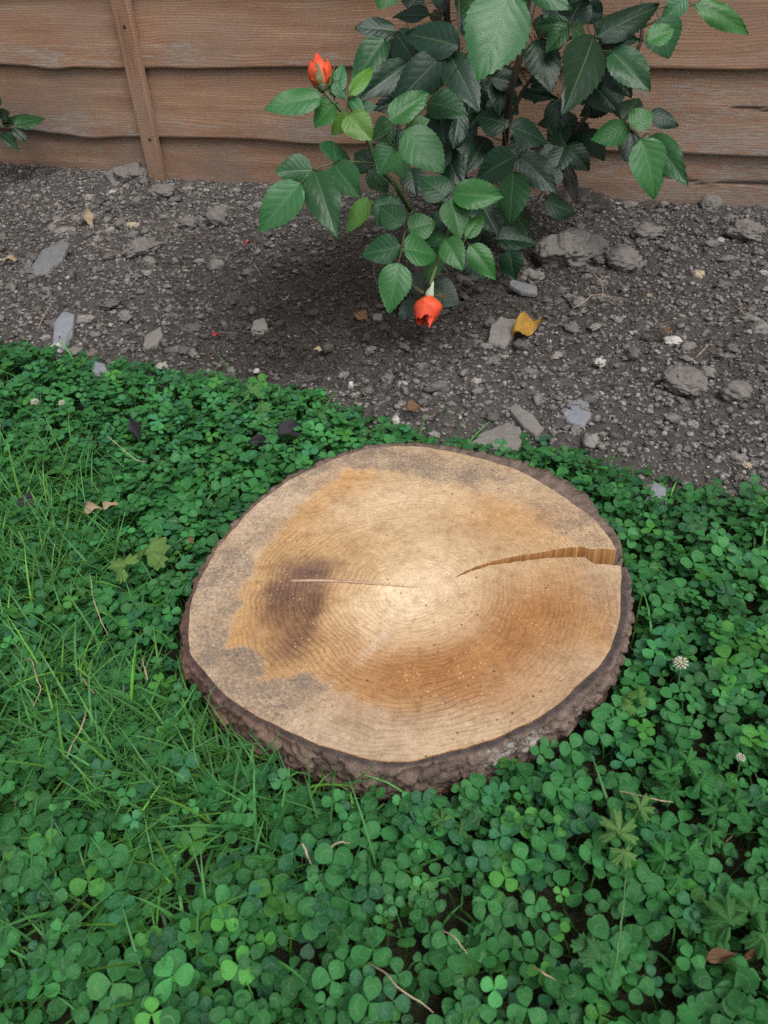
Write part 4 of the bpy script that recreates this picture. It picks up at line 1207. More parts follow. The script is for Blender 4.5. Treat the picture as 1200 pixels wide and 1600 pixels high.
LEAVES = [
    ((504, 152), (412, 161), 37, 1.06, 'm'), ((524, 162), (487, 195), 34, 1.07, 'm'), ((470, 286), (404, 357), 54, 1.04, 'p'), ((491, 267), (518, 344), 55, 1.05, 'e'),
    ((490, 265), (430, 268), 46, 1.07, 'e'), ((525, 254), (523, 216), 46, 1.09, 'e'), ((522, 257), (557, 305), 48, 1.08, 'e'), ((577, 308), (540, 363), 28, 1.12, 'y'),
    ((546, 178), (515, 208), 26, 1.08, 'y'), ((543, 178), (578, 219), 44, 1.07, 'y'), ((546, 150), (587, 96), 22, 1.07, 'y'), ((523, 153), (530, 94), 26, 1.10, 'p'),
    ((522, 127), (541, 155), 22, 1.09, 'p'), ((546, 152), (569, 175), 18, 1.08, 'm'), ((558, 172), (585, 160), 20, 1.11, 'e'),
    ((612, -30), (592, 13), 42, 1.15, 'm'), ((619, 49), (557, 36), 31, 1.16, 'd'), ((602, 60), (546, 132), 42, 1.15, 'e'), ((621, 93), (586, 103), 22, 1.22, 'd'),
    ((613, 62), (619, 92), 28, 1.20, 'd'), ((618, 51), (648, 97), 46, 1.18, 'd'), ((638, 98), (569, 148), 40, 1.17, 'd'), ((718, 73), (628, 43), 52, 1.12, 'd'),
    ((695, 82), (611, 166), 56, 1.13, 'd'), ((699, 80), (745, 160), 50, 1.14, 'd'), ((607, 190), (672, 143), 40, 1.06, 'm'), ((668, 160), (728, 166), 40, 1.22, 'e'),
    ((683, 160), (692, 212), 42, 1.24, 'd'), ((672, 24), (612, 21), 22, 1.22, 'd'), ((716, 25), (750, -20), 38, 1.22, 'e'), ((690, 32), (668, 4), 22, 1.24, 'd'),
    ((798, -16), (749, 120), 100, 0.86, 'p'), ((838, 62), (864, 134), 50, 1.24, 'd'), ((888, 38), (851, 79), 30, 1.20, 'e'), ((889, 37), (836, 39), 24, 1.20, 'e'),
    ((828, -16), (894, 10), 30, 1.12, 'p'), ((812, 146), (868, 152), 18, 1.34, 'd'), ((902, 192), (826, 184), 24, 1.34, 'd'), ((796, 196), (744, 174), 44, 1.30, 'd'),
    ((931, 58), (1037, 0), 44, 1.16, 'd'), ((927, 58), (897, 154), 64, 1.12, 'd'), ((934, 70), (998, 61), 24, 1.20, 'd'), ((889, 40), (914, -14), 50, 1.24, 'd'),
    ((892, 42), (922, 62), 28, 1.20, 'e'), ((956, 80), (1013, 139), 48, 1.18, 'e'), ((950, 98), (984, 142), 42, 1.22, 'd'), ((934, 92), (931, 136), 40, 1.23, 'd'),
    ((924, 130), (966, 172), 42, 1.27, 'd'), ((972, 188), (1002, 146), 38, 1.24, 'd'), ((984, 196), (1022, 170), 36, 1.21, 'm'), ((1016, 176), (1062, 196), 26, 1.27, 'd'),
    ((1030, 28), (1052, 88), 54, 1.20, 'e'), ((1010, 64), (1057, 44), 32, 1.17, 'm'), ((1072, -4), (1038, 28), 32, 1.20, 'p'), ((1084, 7), (1182, 38), 32, 1.20, 'm'),
    ((984, 199), (923, 216), 36, 1.22, 'm'), ((1001, 217), (1034, 304), 54, 1.20, 'm'), ((1016, 212), (1066, 269), 42, 1.23, 'e'), ((986, 204), (979, 251), 34, 1.27, 'd'),
    ((914, 204), (941, 246), 34, 1.33, 'd'), ((884, 227), (920, 268), 36, 1.29, 'd'), ((882, 228), (866, 268), 36, 1.28, 'd'), ((880, 252), (905, 306), 22, 1.36, 'b'),
    ((880, 228), (868, 178), 40, 1.33, 'd'), ((808, 243), (739, 276), 48, 1.22, 'd'), ((810, 245), (868, 288), 44, 1.23, 'd'), ((803, 267), (793, 353), 48, 1.20, 'e'),
    ((797, 198), (861, 218), 36, 1.26, 'd'), ((707, 303), (786, 307), 44, 1.10, 'm'), ((702, 312), (726, 365), 44, 1.10, 'm'), ((727, 373), (755, 328), 25, 1.11, 'm'),
    ((750, 314), (776, 364), 48, 1.26, 'd'), ((772, 374), (841, 369), 34, 1.28, 'd'), ((614, 196), (580, 214), 40, 1.12, 'e'), ((632, 202), (694, 263), 58, 1.02, 'p'),
    ((634, 200), (670, 185), 26, 1.10, 'm'), ((616, 228), (588, 270), 44, 1.09, 'p'), ((622, 235), (630, 279), 34, 1.07, 'm'), ((626, 199), (600, 228), 28, 1.14, 'd'),
    ((578, 262), (604, 302), 36, 1.16, 'e'), ((640, 264), (650, 299), 38, 1.20, 'd'), ((698, 309), (659, 270), 44, 1.12, 'e'), ((614, 304), (591, 352), 40, 1.14, 'p'),
    ((630, 352), (592, 319), 40, 1.11, 'e'), ((638, 360), (679, 340), 40, 1.11, 'p'), ((692, 333), (674, 352), 22, 1.24, 'd'), ((582, 262), (552, 238), 38, 1.17, 'd'),
    ((627, 386), (563, 394), 42, 1.08, 'e'), ((629, 389), (687, 391), 46, 1.08, 'm'), ((623, 410), (609, 482), 50, 1.07, 'm'), ((696, 378), (662, 364), 24, 1.11, 'e'),
    ((695, 374), (722, 414), 40, 1.10, 'm'), ((734, 382), (774, 431), 36, 1.12, 'm'), ((690, 384), (668, 441), 30, 1.16, 'm'), ((668, 446), (717, 472), 46, 1.24, 'd'),
    ((655, 466), (634, 541), 50, 1.24, 'd'), ((640, 428), (656, 455), 32, 1.22, 'd'), ((796, 390), (801, 434), 38, 1.27, 'd'), ((734, 388), (757, 438), 42, 1.24, 'd'),
    # deeper in the bush
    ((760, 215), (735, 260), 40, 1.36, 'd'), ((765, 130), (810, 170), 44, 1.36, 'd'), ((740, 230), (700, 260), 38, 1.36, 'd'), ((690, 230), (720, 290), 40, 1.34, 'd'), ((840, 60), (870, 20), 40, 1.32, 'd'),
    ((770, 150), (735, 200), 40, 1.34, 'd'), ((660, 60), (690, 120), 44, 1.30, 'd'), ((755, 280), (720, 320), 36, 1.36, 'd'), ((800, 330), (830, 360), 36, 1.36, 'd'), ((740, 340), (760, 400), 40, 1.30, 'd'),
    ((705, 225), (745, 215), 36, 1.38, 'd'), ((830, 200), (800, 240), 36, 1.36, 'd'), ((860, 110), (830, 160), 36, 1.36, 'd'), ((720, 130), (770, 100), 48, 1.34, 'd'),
    # canopy above the frame
    ((700, -90), (760, -60), 60, 1.12, 'd'), ((660, -70), (600, -110), 55, 1.15, 'd'), ((830, -60), (890, -100), 60, 1.15, 'e'), ((900, -50), (960, -40), 52, 1.2, 'd'), ((780, -120), (730, -160), 60, 1.1, 'e'), ((960, -80), (1020, -120), 55, 1.2, 'm'), ((690, -140), (650, -200), 60, 1.15, 'm'), ((850, -150), (910, -190), 60, 1.15, 'm'), ((740, -40), (700, -80), 50, 1.2, 'd'), ((1040, -60), (1100, -50), 50, 1.22, 'e'),
]
fr_ = random.Random(21)
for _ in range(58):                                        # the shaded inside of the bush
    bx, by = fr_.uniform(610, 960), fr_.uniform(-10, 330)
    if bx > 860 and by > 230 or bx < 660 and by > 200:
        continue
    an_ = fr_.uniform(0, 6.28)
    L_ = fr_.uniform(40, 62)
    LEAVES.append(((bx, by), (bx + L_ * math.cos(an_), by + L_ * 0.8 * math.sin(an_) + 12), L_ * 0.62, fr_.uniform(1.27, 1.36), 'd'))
for _ in range(40):                                        # and the part of it above the frame
    bx, by = fr_.uniform(600, 1060), fr_.uniform(-330, -50)
    an_ = fr_.uniform(0, 6.28)
    L_ = fr_.uniform(55, 85)
    LEAVES.append(((bx, by), (bx + L_ * math.cos(an_), by + L_ * 0.8 * math.sin(an_) + 12), L_ * 0.62, fr_.uniform(1.08, 1.30), fr_.choice('ddem')))
lr = random.Random(5)
made = []
for i, (b, t, wp, d, tn) in enumerate(LEAVES):
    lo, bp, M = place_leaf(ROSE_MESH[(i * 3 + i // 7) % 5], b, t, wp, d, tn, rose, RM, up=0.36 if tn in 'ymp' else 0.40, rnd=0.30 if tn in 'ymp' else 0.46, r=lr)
    made.append((lo, bp, M, tn))
# leaf stalks: grow a tree outwards from the canes, each leaf joining the nearest cane or leaf foot
nodes = [p for p in SPTS]
left_ = list(range(len(made)))
while left_:
    NP = np.array(nodes)
    best = None
    for k_ in left_:
        dd = ((NP - made[k_][1]) ** 2).sum(1)
        j = int(np.argmin(dd))
        if best is None or dd[j] < best[0]:
            best = (dd[j], k_, j)
    _, k_, j = best
    left_.remove(k_)
    lo, bp, M, tn = made[k_]
    tgt = nodes[j]
    D_ = np.linalg.norm(tgt - bp)
    nodes.append(bp)
    if D_ > 0.003:
        ydir = vn(np.array([M[0][1], M[1][1], M[2][1]]))
        c1 = bp - ydir * min(0.02, 0.4 * D_)
        c2 = tgt * 0.55 + c1 * 0.45 + np.array([0, 0.10, -0.12]) * min(D_, 0.15)
        P = smooth_path([bp + ydir * 0.003, bp * 0.4 + c1 * 0.6, c2, tgt], 4)
        V_, F_ = tube(P, np.linspace(0.0006, 0.0011, len(P)), 5)
        sk = link('leaf_stalk', mesh_np('leaf_stalk', V_, F_, M_STEM), lo, M=Matrix.Identity(4), pM=M)
        sk.color = (0.07, 0.10, 0.035, 1) if tn in 'ymp' else (0.035, 0.05, 0.022, 1)

M_PETAL = mat_petal()
M_SEPAL = mat_plain('sepal', (0.13, 0.13, 0.055), 0.6, 0.3, 0.35, 150)
M_SEPAL_PALE = mat_plain('pale_sepal', (0.36, 0.42, 0.30), 0.6, 0.3, 0.2, 150)
def basis_from(axis_):
    Y_ = vn(np.asarray(axis_, float))
    X_ = vn(np.cross(Y_, [0.2, 1, 0.1]))
    return X_, Y_, np.cross(X_, Y_)
def petal(seed, H_, Rr_, a0, span, mouth, point=0.15, ruff=0.05, curl=0.0, off=0.0):
    """cupped petal: wraps an axis (+Y), closed at the base"""
    nl, nw = 12, 12
    V, UV = [], []
    for i in range(nl + 1):
        t = i / nl
        prof = math.sin(min(1.0, t * 1.6) * math.pi / 2) ** 0.8 * (1 - (1 - mouth) * max(0, (t - 0.45) / 0.55) ** 1.3)
        wdt = span * (0.45 + 0.55 * math.sin(min(1, t * 1.5) * math.pi / 2)) * (1 - 0.45 * max(0, (t - 0.6) / 0.4) ** 2)
        for j in range(nw + 1):
            a = (j / nw - 0.5)
            an_ = a0 + a * wdt + off * t
            top = 1 - point * (2 * abs(a)) ** 1.6 + ruff * float(fbm(a * 6 + seed * 3, t, 700 + seed, 2)) * t
            r_ = Rr_ * prof * (1 + 0.06 * float(fbm(a * 5 + seed, t * 3, 710 + seed, 2))) + curl * max(0, t - 0.75) * 4 * Rr_ * (0.3 + abs(a))
            V.append((r_ * math.cos(an_), t * top * H_, r_ * math.sin(an_)))
            UV.append((j / nw, t))
    k = nw + 1
    F = np.array([(i * k + j, i * k + j + 1, (i + 1) * k + j + 1, (i + 1) * k + j) for i in range(nl) for j in range(nw)])
    return np.array(V), F, np.array(UV)
def sepal(L, Wd, a0, r0, out, droop):
    nl = 9
    V = []
    for i in range(nl + 1):
        t = i / nl
        hw = Wd * (1 - t) ** 0.8 * (0.5 + 0.5 * math.sin(min(1, t * 3) * 1.57))
        r_ = r0 + out * t ** 1.5
        yv = L * t - droop * t * t
        for j in (-1, 0, 1):
            an_ = a0 + j * hw / max(r0, 1e-4) * 0.8
            rr_ = r_ - 0.0006 * abs(j)
            V.append((rr_ * math.cos(an_), yv, rr_ * math.sin(an_)))
    F = np.array([(i * 3 + j, i * 3 + j + 1, (i + 1) * 3 + j + 1, (i + 1) * 3 + j) for i in range(nl) for j in range(2)])
    return np.array(V), F
def flower_root(name, base, label):
    o = link(name, None, rose, M=Matrix.Translation(Vector(base)), pM=RM)
    o.empty_display_size = 0.01
    o['label'] = label
    return o
ROSEO = np.array([ROSE[0], ROSE[1], rz_])
def to_world(V, B, base, s=1.0):
    X_, Y_, Z_ = B
    return V[:, [0]] * X_ + V[:, [1]] * Y_ + V[:, [2]] * Z_ + 0 * base
def hip(base, B, r0, L, parent, mat, pM):
    ys = np.linspace(-L, L * 0.5, 7)
    P = np.array([[0, y_, 0] for y_ in ys])
    V_, F_ = tube(P, np.array([0.45, 0.6, 0.85, 1.0, 1.0, 0.9, 0.6]) * r0, 12)
    return link('flower_base', mesh_np('flower_base', to_world(V_, B, base), F_, mat), parent, M=pM, pM=pM)
# upright orange bud
d0 = 1.08
base = at_d((504, 136), d0)
tip = at_d((496, 90), d0 + 0.012)
B = basis_from(tip - base)
Hb = np.linalg.norm(tip - base)
bud_me = bpy.data.objects.new('flower', None)
COL.objects.link(bud_me)
bud_me.parent = rose
bud_me.matrix_parent_inverse = RM.inverted()
bud_me.matrix_basis = Matrix.Translation(Vector(base))
bud_me['label'] = 'half open orange red rose bud standing upright'
BM = bud_me.matrix_basis
for i, (hh, rr0, a0, spn, mo, pt) in enumerate([(0.98, 0.010, 0.3, 3.6, 0.25, 0.25), (0.95, 0.013, 2.4, 3.4, 0.35, 0.2), (0.98, 0.0165, 4.3, 2.9, 0.55, 0.35), (0.90, 0.0175, 0.6, 2.7, 0.6, 0.3), (0.93, 0.0185, 2.6, 2.6, 0.7, 0.38), (0.85, 0.0178, 5.4, 2.0, 0.75, 0.3)]):
    V_, F_, U_ = petal(i, Hb * hh, rr0, a0, spn, mo, pt, 0.06, 0.05 if i > 2 else 0)
    link('petal', mesh_np('petal', to_world(V_, B, base), F_, M_PETAL, uv=U_), bud_me, M=BM, pM=BM)
hip(base, B, 0.0075, 0.008, bud_me, M_STEM, BM).color = (0.06, 0.09, 0.03, 1)
# sepals; one stands in front of the bud
fw = vn(CAM - base)
afront = math.atan2(np.dot(fw, B[2]), np.dot(fw, B[0]))
for i, (da, L, wd_, out, r0) in enumerate([(0.15, 0.028, 0.0085, 0.010, 0.0135), (1.5, 0.034, 0.005, 0.012, 0.0125), (2.7, 0.046, 0.004, 0.012, 0.0125), (-2.6, 0.044, 0.004, 0.010, 0.0125), (-1.35, 0.030, 0.005, 0.017, 0.0125)]):
    V_, F_ = sepal(L, wd_, afront + da, r0, out * 0.7, 0)
    V_[:3, [0, 2]] *= 0.5
    V_[3:6, [0, 2]] *= 0.95
    V_[:, 1] -= 0.002
    link('sepal', mesh_np('sepal', to_world(V_, B, base), F_, M_SEPAL if i != 2 else M_SEPAL_PALE), bud_me, M=BM, pM=BM)
# wilted flower hanging head down
d0 = 1.12
base = at_d((671, 461), d0)
tip = at_d((664, 511), d0 - 0.004)
B = basis_from(tip - base)
Hb = np.linalg.norm(tip - base)
fl = bpy.data.objects.new('flower', None)
COL.objects.link(fl)
fl.parent = rose
fl.matrix_parent_inverse = RM.inverted()
fl.matrix_basis = Matrix.Translation(Vector(base))
fl['label'] = 'wilting coral rose hanging head down over the soil'
BM = fl.matrix_basis
fw = vn(CAM - base)
afront = math.atan2(np.dot(fw, B[2]), np.dot(fw, B[0]))
for i, (hh, rr0, a0, spn, mo, pt, ruff, curl) in enumerate([(0.86, 0.013, 1.0, 3.4, 0.35, 0.2, 0.2, 0.0), (0.88, 0.016, 2.9, 3.4, 0.40, 0.2, 0.2, 0.0), (1.04, 0.0185, 0.55, 2.0, 0.50, 0.40, 0.25, 0.0), (0.84, 0.0215, -0.85, 2.7, 0.72, 0.14, 0.16, 0.03), (0.88, 0.0205, 2.6, 2.8, 0.6, 0.14, 0.14, 0.0), (0.86, 0.0210, 4.1, 2.8, 0.65, 0.14, 0.14, 0.0), (0.78, 0.0226, 0.6, 2.0, 0.66, 0.2, 0.2, 0.02)]):
    V_, F_, U_ = petal(20 + i, Hb * hh, rr0, afront + a0, spn, mo, pt, ruff, curl)
    link('petal', mesh_np('petal', to_world(V_, B, base), F_, M_PETAL, uv=U_), fl, M=BM, pM=BM)
hip(base, B, 0.0065, 0.010, fl, M_SEPAL_PALE, BM)
for i, (da, L, wd_, out, r0) in enumerate([(0.3, -0.014, 0.006, 0.004, 0.007), (-1.2, -0.004, 0.006, 0.022, 0.010), (1.5, -0.002, 0.006, 0.026, 0.010), (1.2, 0.006, 0.004, 0.026, 0.010), (2.8, 0.004, 0.005, 0.02, 0.010)]):
    V_, F_ = sepal(L, wd_, afront + da, r0, out, 0.004)
    link('sepal', mesh_np('sepal', to_world(V_, B, base), F_, M_SEPAL_PALE), fl, M=BM, pM=BM)

# ------------------------------------------------------------------ shrub at the end of the bed; unseen bulk enlarged to shade the fence
sb = FB + FD * -0.70 + FN * 0.20
sz_ = float(ground_z(sb[0], sb[1]))
shrub = empty('shrub', (sb[0], sb[1], sz_))
tag(shrub, 'dark leafy shrub at the far end of the fence, enlarged to shade it', 'shrub')
SM = shrub.matrix_basis
sr = random.Random(3)
for k in range(14):
    an_ = sr.uniform(0, 6.28)
    top = np.array([math.cos(an_) * 0.17 - 0.02, math.sin(an_) * 0.14, sr.uniform(0.16, 0.62)])
    P = smooth_path([np.array([0, 0, -0.01]), top * [0.35, 0.35, 0.5], top], 6)
    V_, F_ = tube(P, np.linspace(0.006, 0.002, len(P)), 7)
    s_o = link('stem', mesh_np('stem', V_, F_, M_STEM), shrub, M=SM, pM=SM)
    s_o.color = (0.03, 0.025, 0.018, 1)
    for q_ in range(16):
        b = P[sr.randint(3, len(P) - 1)] + [sr.uniform(-.01, .01) for _ in range(3)]
        a2 = sr.uniform(0, 6.28)
        Yv = vn(np.array([math.cos(a2), math.sin(a2), sr.uniform(-0.5, 0.4)]))
        Nn = vn(np.array([sr.uniform(-.5, .5), sr.uniform(-.5, .2), 1.0]))
        Xv = vn(np.cross(Yv, Nn))
        Zv = np.cross(Xv, Yv)
        L = sr.uniform(0.055, 0.085)
        W = L * sr.uniform(0.5, 0.65)
        bw = b + np.array([sb[0], sb[1], sz_])
        if fence_u(bw[0], bw[1]) < 0.10:
            continue
        M = Matrix(((Xv[0] * W, Yv[0] * L, Zv[0] * L, bw[0]), (Xv[1] * W, Yv[1] * L, Zv[1] * L, bw[1]), (Xv[2] * W, Yv[2] * L, Zv[2] * L, bw[2]), (0, 0, 0, 1)))
        lf = link('leaf', ROSE_MESH[sr.randint(0, 4)], shrub, M=M, pM=SM)
        c = TONES['d']
        lf.color = (c[0], c[1] * sr.uniform(0.8, 1.2), c[2], 1)

for b, t, wp, d, tn in [((22, 196), (70, 178), 20, 1.80, 'e'), ((20, 200), (42, 216), 14, 1.80, 'd'), ((10, 190), (2, 165), 18, 1.82, 'd'), ((8, 200), (38, 166), 16, 1.84, 'd'), ((5, 208), (26, 232), 18, 1.82, 'd'), ((-10, 200), (-40, 190), 24, 1.8, 'd'), ((-5, 170), (-30, 130), 26, 1.8, 'd'), ((-20, 230), (-60, 250), 26, 1.8, 'd')]:
    lf, bp, M = place_leaf(ROSE_MESH[int(wp) % 5], b, t, wp, d, tn, shrub, SM, up=0.6, rnd=0.2, r=sr)
    P = smooth_path([bp, (bp + np.array([sb[0], sb[1], sz_ + 0.1])) / 2 + [0, 0, 0.01], np.array([sb[0], sb[1], sz_ + 0.05])], 5)
    V_, F_ = tube(P, np.linspace(0.0008, 0.002, len(P)), 5)
    sk = link('leaf_stalk', mesh_np('leaf_stalk', V_, F_, M_STEM), lf, M=Matrix.Identity(4), pM=M)
    sk.color = (0.03, 0.035, 0.018, 1)

# ------------------------------------------------------------------ clover
def clover_leaf(seed, fine=False):
    """trifoliate leaf, leaflets about 1 long; V, F (tris), UV"""
    r = random.Random(seed)
    V, UV, F = [], [], []
    prof = [(0.0, 0.02), (0.15, 0.20), (0.42, 0.44), (0.74, 0.455), (0.96, 0.20)]
    if fine:
        prof = [(0.0, 0.02), (0.06, 0.09), (0.16, 0.21), (0.30, 0.355), (0.45, 0.45), (0.60, 0.485), (0.74, 0.455), (0.86, 0.355), (0.94, 0.235), (0.985, 0.11)]
    for l_ in range(3):
        a0 = l_ * 2.094 + r.uniform(-0.16, 0.16)
        s_ = r.uniform(0.86, 1.1)
        wd_ = r.uniform(0.86, 1.08)
        fold = r.uniform(0.06, 0.34)
        tilt = r.uniform(-0.26, 0.34)
        roll_ = r.uniform(-0.22, 0.22)
        cup_ = r.uniform(-0.10, 0.25)
        o_ = len(V)
        k = len(prof)
        loc = []
        for j, (t, h_) in enumerate(prof):
            for sgn in ((-1, -0.55, 0, 0.55, 1) if fine else (-1, 0, 1)):
                x_ = sgn * h_ * wd_
                y_ = t + (0.0 if sgn else (-0.045 if j == k - 1 else 0))
                z_ = fold * abs(x_) * 0.9 - cup_ * (t - 0.4) ** 2 + roll_ * x_ + 0.03 * math.sin(6 * t + sgn * 2 + seed)
                loc.append((x_, y_ + 0.04, z_))
                UV.append((0.5 + sgn * 0.5 * h_ / 0.5, t))
        ca, sa = math.cos(a0), math.sin(a0)
        ct, st_ = math.cos(tilt), math.sin(tilt)
        for (x_, y_, z_) in loc:
            y2, z2 = y_ * ct - z_ * st_, y_ * st_ + z_ * ct
            V.append(((x_ * ca - y2 * sa) * s_, (x_ * sa + y2 * ca) * s_, z2 * s_))
        for j in range(k - 1):
            nc = 5 if fine else 3
            for q_ in range(nc - 1):
                a_, b_ = o_ + j * nc + q_, o_ + j * nc + q_ + 1
                F += [(a_, b_, b_ + nc), (a_, b_ + nc, a_ + nc)]
    return np.array(V), np.array(F), np.array(UV)
CLV = [clover_leaf(i) for i in range(14)]
def log_gap(x, y):                                          # distance out from the log's rim
    a = np.arctan2(y - LC[1], x - LC[0])
    return np.hypot(x - LC[0], y - LC[1]) - rad(a, ar, rr)
def grassiness(x, y):
    px, py, _ = proj(np.stack([x, y, np.zeros_like(x)], 1))
    g = 0.85 * np.exp(-((px - 40) / 170) ** 2 - ((py - 860) / 130) ** 2) + 0.95 * np.exp(-((px - 200) / 230) ** 2 - ((py - 1190) / 110) ** 2) + 0.55 * np.exp(-((px - 60) / 120) ** 2 - ((py - 1080) / 120) ** 2) + 0.5 * np.exp(-((px - 420) / 140) ** 2 - ((py - 1290) / 80) ** 2) + 0.35 * np.exp(-((px - 160) / 300) ** 2 - ((py - 1480) / 120) ** 2)
    return np.clip(g + 0.05 + 0.22 * fbm(x * 9, y * 9, 800, 3), 0, 1)
nC = 54000
x, y = scatter(nC, -1.35, 1.25, -0.20, 1.45)
k = (lawn_d(x, y) > -0.008) & (log_gap(x, y) > 0.004) & (in_view(x, y, 160) | (in_view(x, y, 900) & (rng.uniform(0, 1, nC) < 0.5)))
x, y = x[k], y[k]
g = grassiness(x, y)
thin = fbm(x * 7, y * 7, 803, 3)
k = rng.uniform(0, 1, len(x)) > np.clip(0.66 * g + 0.25 * sstep(0.2, 0.6, thin), 0, 0.8)
x, y = x[k], y[k]
n = len(x)
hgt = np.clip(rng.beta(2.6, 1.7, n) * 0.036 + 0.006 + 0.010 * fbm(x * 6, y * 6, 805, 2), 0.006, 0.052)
edge_f = sstep(0.0, 0.05, lawn_d(x, y))
hgt *= 0.45 + 0.55 * edge_f
size = np.clip(rng.normal(0.0091, 0.0021, n), 0.0045, 0.0145) * (0.85 + 0.25 * (hgt / 0.04))
yaw = rng.uniform(0, 6.28, n)
tx, ty = rng.normal(0, 0.24, n), rng.normal(-0.05, 0.24, n)
lean = rng.normal(0, 0.010, (n, 2))
base_z = ground_z(x, y)
cx, cy, cz = x + lean[:, 0], y + lean[:, 1], base_z + hgt
bad = (log_gap(cx, cy) < 0.013) & (cz < LZ + 0.004)
cx[bad], cy[bad] = x[bad], y[bad]
bad = (log_gap(cx, cy) < 0.011) & (y > LC[1] - 0.05)
size = np.where(log_gap(cx, cy) < 0.016, np.minimum(size, 0.0085), size)
keepm = ~bad | (rng.uniform(0, 1, n) < 0.25)
x, y, cx, cy, cz, hgt, size, yaw, tx, ty, base_z = [v[keepm] for v in (x, y, cx, cy, cz, hgt, size, yaw, tx, ty, base_z)]
n = len(x)
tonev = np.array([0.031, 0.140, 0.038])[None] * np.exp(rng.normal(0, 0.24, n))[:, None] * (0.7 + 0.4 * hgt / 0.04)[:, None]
tonev = tonev * np.where(rng.uniform(0, 1, n)[:, None] > 0.90, np.array([[1.5, 1.25, 0.8]]), np.array([[1, 1, 1.0]])) * np.where(rng.uniform(0, 1, n)[:, None] > 0.86, np.array([[0.9, 0.85, 1.35]]), np.array([[1, 1, 1.0]]))
tonev = tonev * (1 + 0.22 * fbm(cx * 5, cy * 5, 809, 2))[:, None]
def rotm(yaw_, tx_, ty_):
    cz_, sz2 = np.cos(yaw_), np.sin(yaw_)
    nrm = np.stack([tx_, ty_, np.ones_like(tx_)], 1)
    nrm /= np.linalg.norm(nrm, axis=1)[:, None]
    xa = np.stack([cz_, sz2, np.zeros_like(cz_)], 1)
    xa -= nrm * (xa * nrm).sum(1)[:, None]
    xa /= np.linalg.norm(xa, axis=1)[:, None]
    ya = np.cross(nrm, xa)
    return np.stack([xa, ya, nrm], 2)                       # columns
RMX = rotm(yaw, tx, ty)
cpx, cpy, cdp = proj(np.stack([cx, cy, cz], 1))
inframe = (cpx > 5) & (cpx < 1195) & (cpy > 5) & (cpy < 1595)
show = np.where(inframe, size / cdp * (0.4 + hgt / 0.04), 0)
single = np.zeros(n, bool)
single[np.argsort(-show)[:300]] = True
clover = empty('clover_patch', (-0.2, 0.5, 0.0))
tag(clover, 'dense carpet of green clover leaves on the lawn around the log', 'clover')
CM = clover.matrix_basis
M_CL1, M_CLN = mat_clover(True), mat_clover(False)
def stalk(p0, p1, bend):
    mid = (p0 + p1) / 2 + bend
    P = np.array([p0, p0 * 0.25 + mid * 0.5 + p1 * 0.25 + bend * 0.2, p1])
    return P
# the carpet
VV, FF, TT, UU = [], [], [], []
off = 0
rest = np.where(~single)[0]
nvar = len(CLV)
for v in range(nvar):
    idx = rest[rest % nvar == v]
    V_, F_, U_ = CLV[v]
    L = V_[None] * size[idx][:, None, None]
    W = np.einsum('nij,nkj->nki', RMX[idx], L) + np.stack([cx, cy, cz], 1)[idx][:, None, :]
    VV.append(W.reshape(-1, 3))
    FF.append((F_[None] + (np.arange(len(idx)) * len(V_))[:, None, None]).reshape(-1, 3) + off)
    TT.append(np.repeat(tonev[idx], len(V_), 0))
    UU.append(np.tile(U_, (len(idx), 1)))
    off += len(idx) * len(V_)
# stalks of the carpet: three-sided, two spans
p0 = np.stack([x, y, base_z - 0.002], 1)[rest]
p2 = np.stack([cx, cy, cz], 1)[rest]
p1 = (p0 * 0.45 + p2 * 0.55) + rng.normal(0, 0.003, (len(rest), 3)) * [1, 1, 0.2]
SV = []
for P_, rr_ in ((p0, 0.0008), (p1, 0.0007), (p2, 0.0006)):
    for j in range(3):
        SV.append(P_ + rr_ * np.array([math.cos(j * 2.094), math.sin(j * 2.094), 0])[None])
SV = np.stack(SV, 1)
sf = np.array([f for r_ in range(2) for j in range(3) for f in ((r_ * 3 + j, r_ * 3 + (j + 1) % 3, r_ * 3 + 3 + (j + 1) % 3), (r_ * 3 + j, r_ * 3 + 3 + (j + 1) % 3, r_ * 3 + 3 + j))])
VV.append(SV.reshape(-1, 3))
FF.append((sf[None] + (np.arange(len(rest)) * 9)[:, None, None]).reshape(-1, 3) + off)
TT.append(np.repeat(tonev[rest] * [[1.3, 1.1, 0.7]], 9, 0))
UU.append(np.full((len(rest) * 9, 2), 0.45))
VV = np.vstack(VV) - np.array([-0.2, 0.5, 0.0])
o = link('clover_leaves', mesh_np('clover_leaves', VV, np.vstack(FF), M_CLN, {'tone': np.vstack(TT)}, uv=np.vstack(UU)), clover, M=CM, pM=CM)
o['kind'] = 'stuff'
# the leaves that show largest, one by one
CL_ME = [mesh_np('clover_leaf', V_, F_, M_CL1, uv=U_) for V_, F_, U_ in (clover_leaf(i, True) for i in range(14))]
STK = {}
for i in np.where(single)[0]:
    R_ = RMX[i] * size[i]
    M = Matrix(((R_[0, 0], R_[0, 1], R_[0, 2], cx[i]), (R_[1, 0], R_[1, 1], R_[1, 2], cy[i]), (R_[2, 0], R_[2, 1], R_[2, 2], cz[i]), (0, 0, 0, 1)))
    lf = link('leaf', CL_ME[i % nvar], clover, M=M, pM=CM)
    lf.color = (*tonev[i], 1)
    a_, b_ = np.array([x[i], y[i], base_z[i] - 0.002]), np.array([cx[i], cy[i], cz[i]])
    V_, F_ = tube(np.array([a_, (a_ + b_) / 2 + [0.002, 0.001, 0.002], b_]), [0.0008, 0.0007, 0.0006], 4)
    sk = link('leaf_stalk', mesh_np('leaf_stalk', V_, F_, M_CL1, uv=np.full((len(V_), 2), 0.45)), lf, M=Matrix.Identity(4), pM=M)
    sk.color = (*(tonev[i] * [1.3, 1.1, 0.7]), 1)

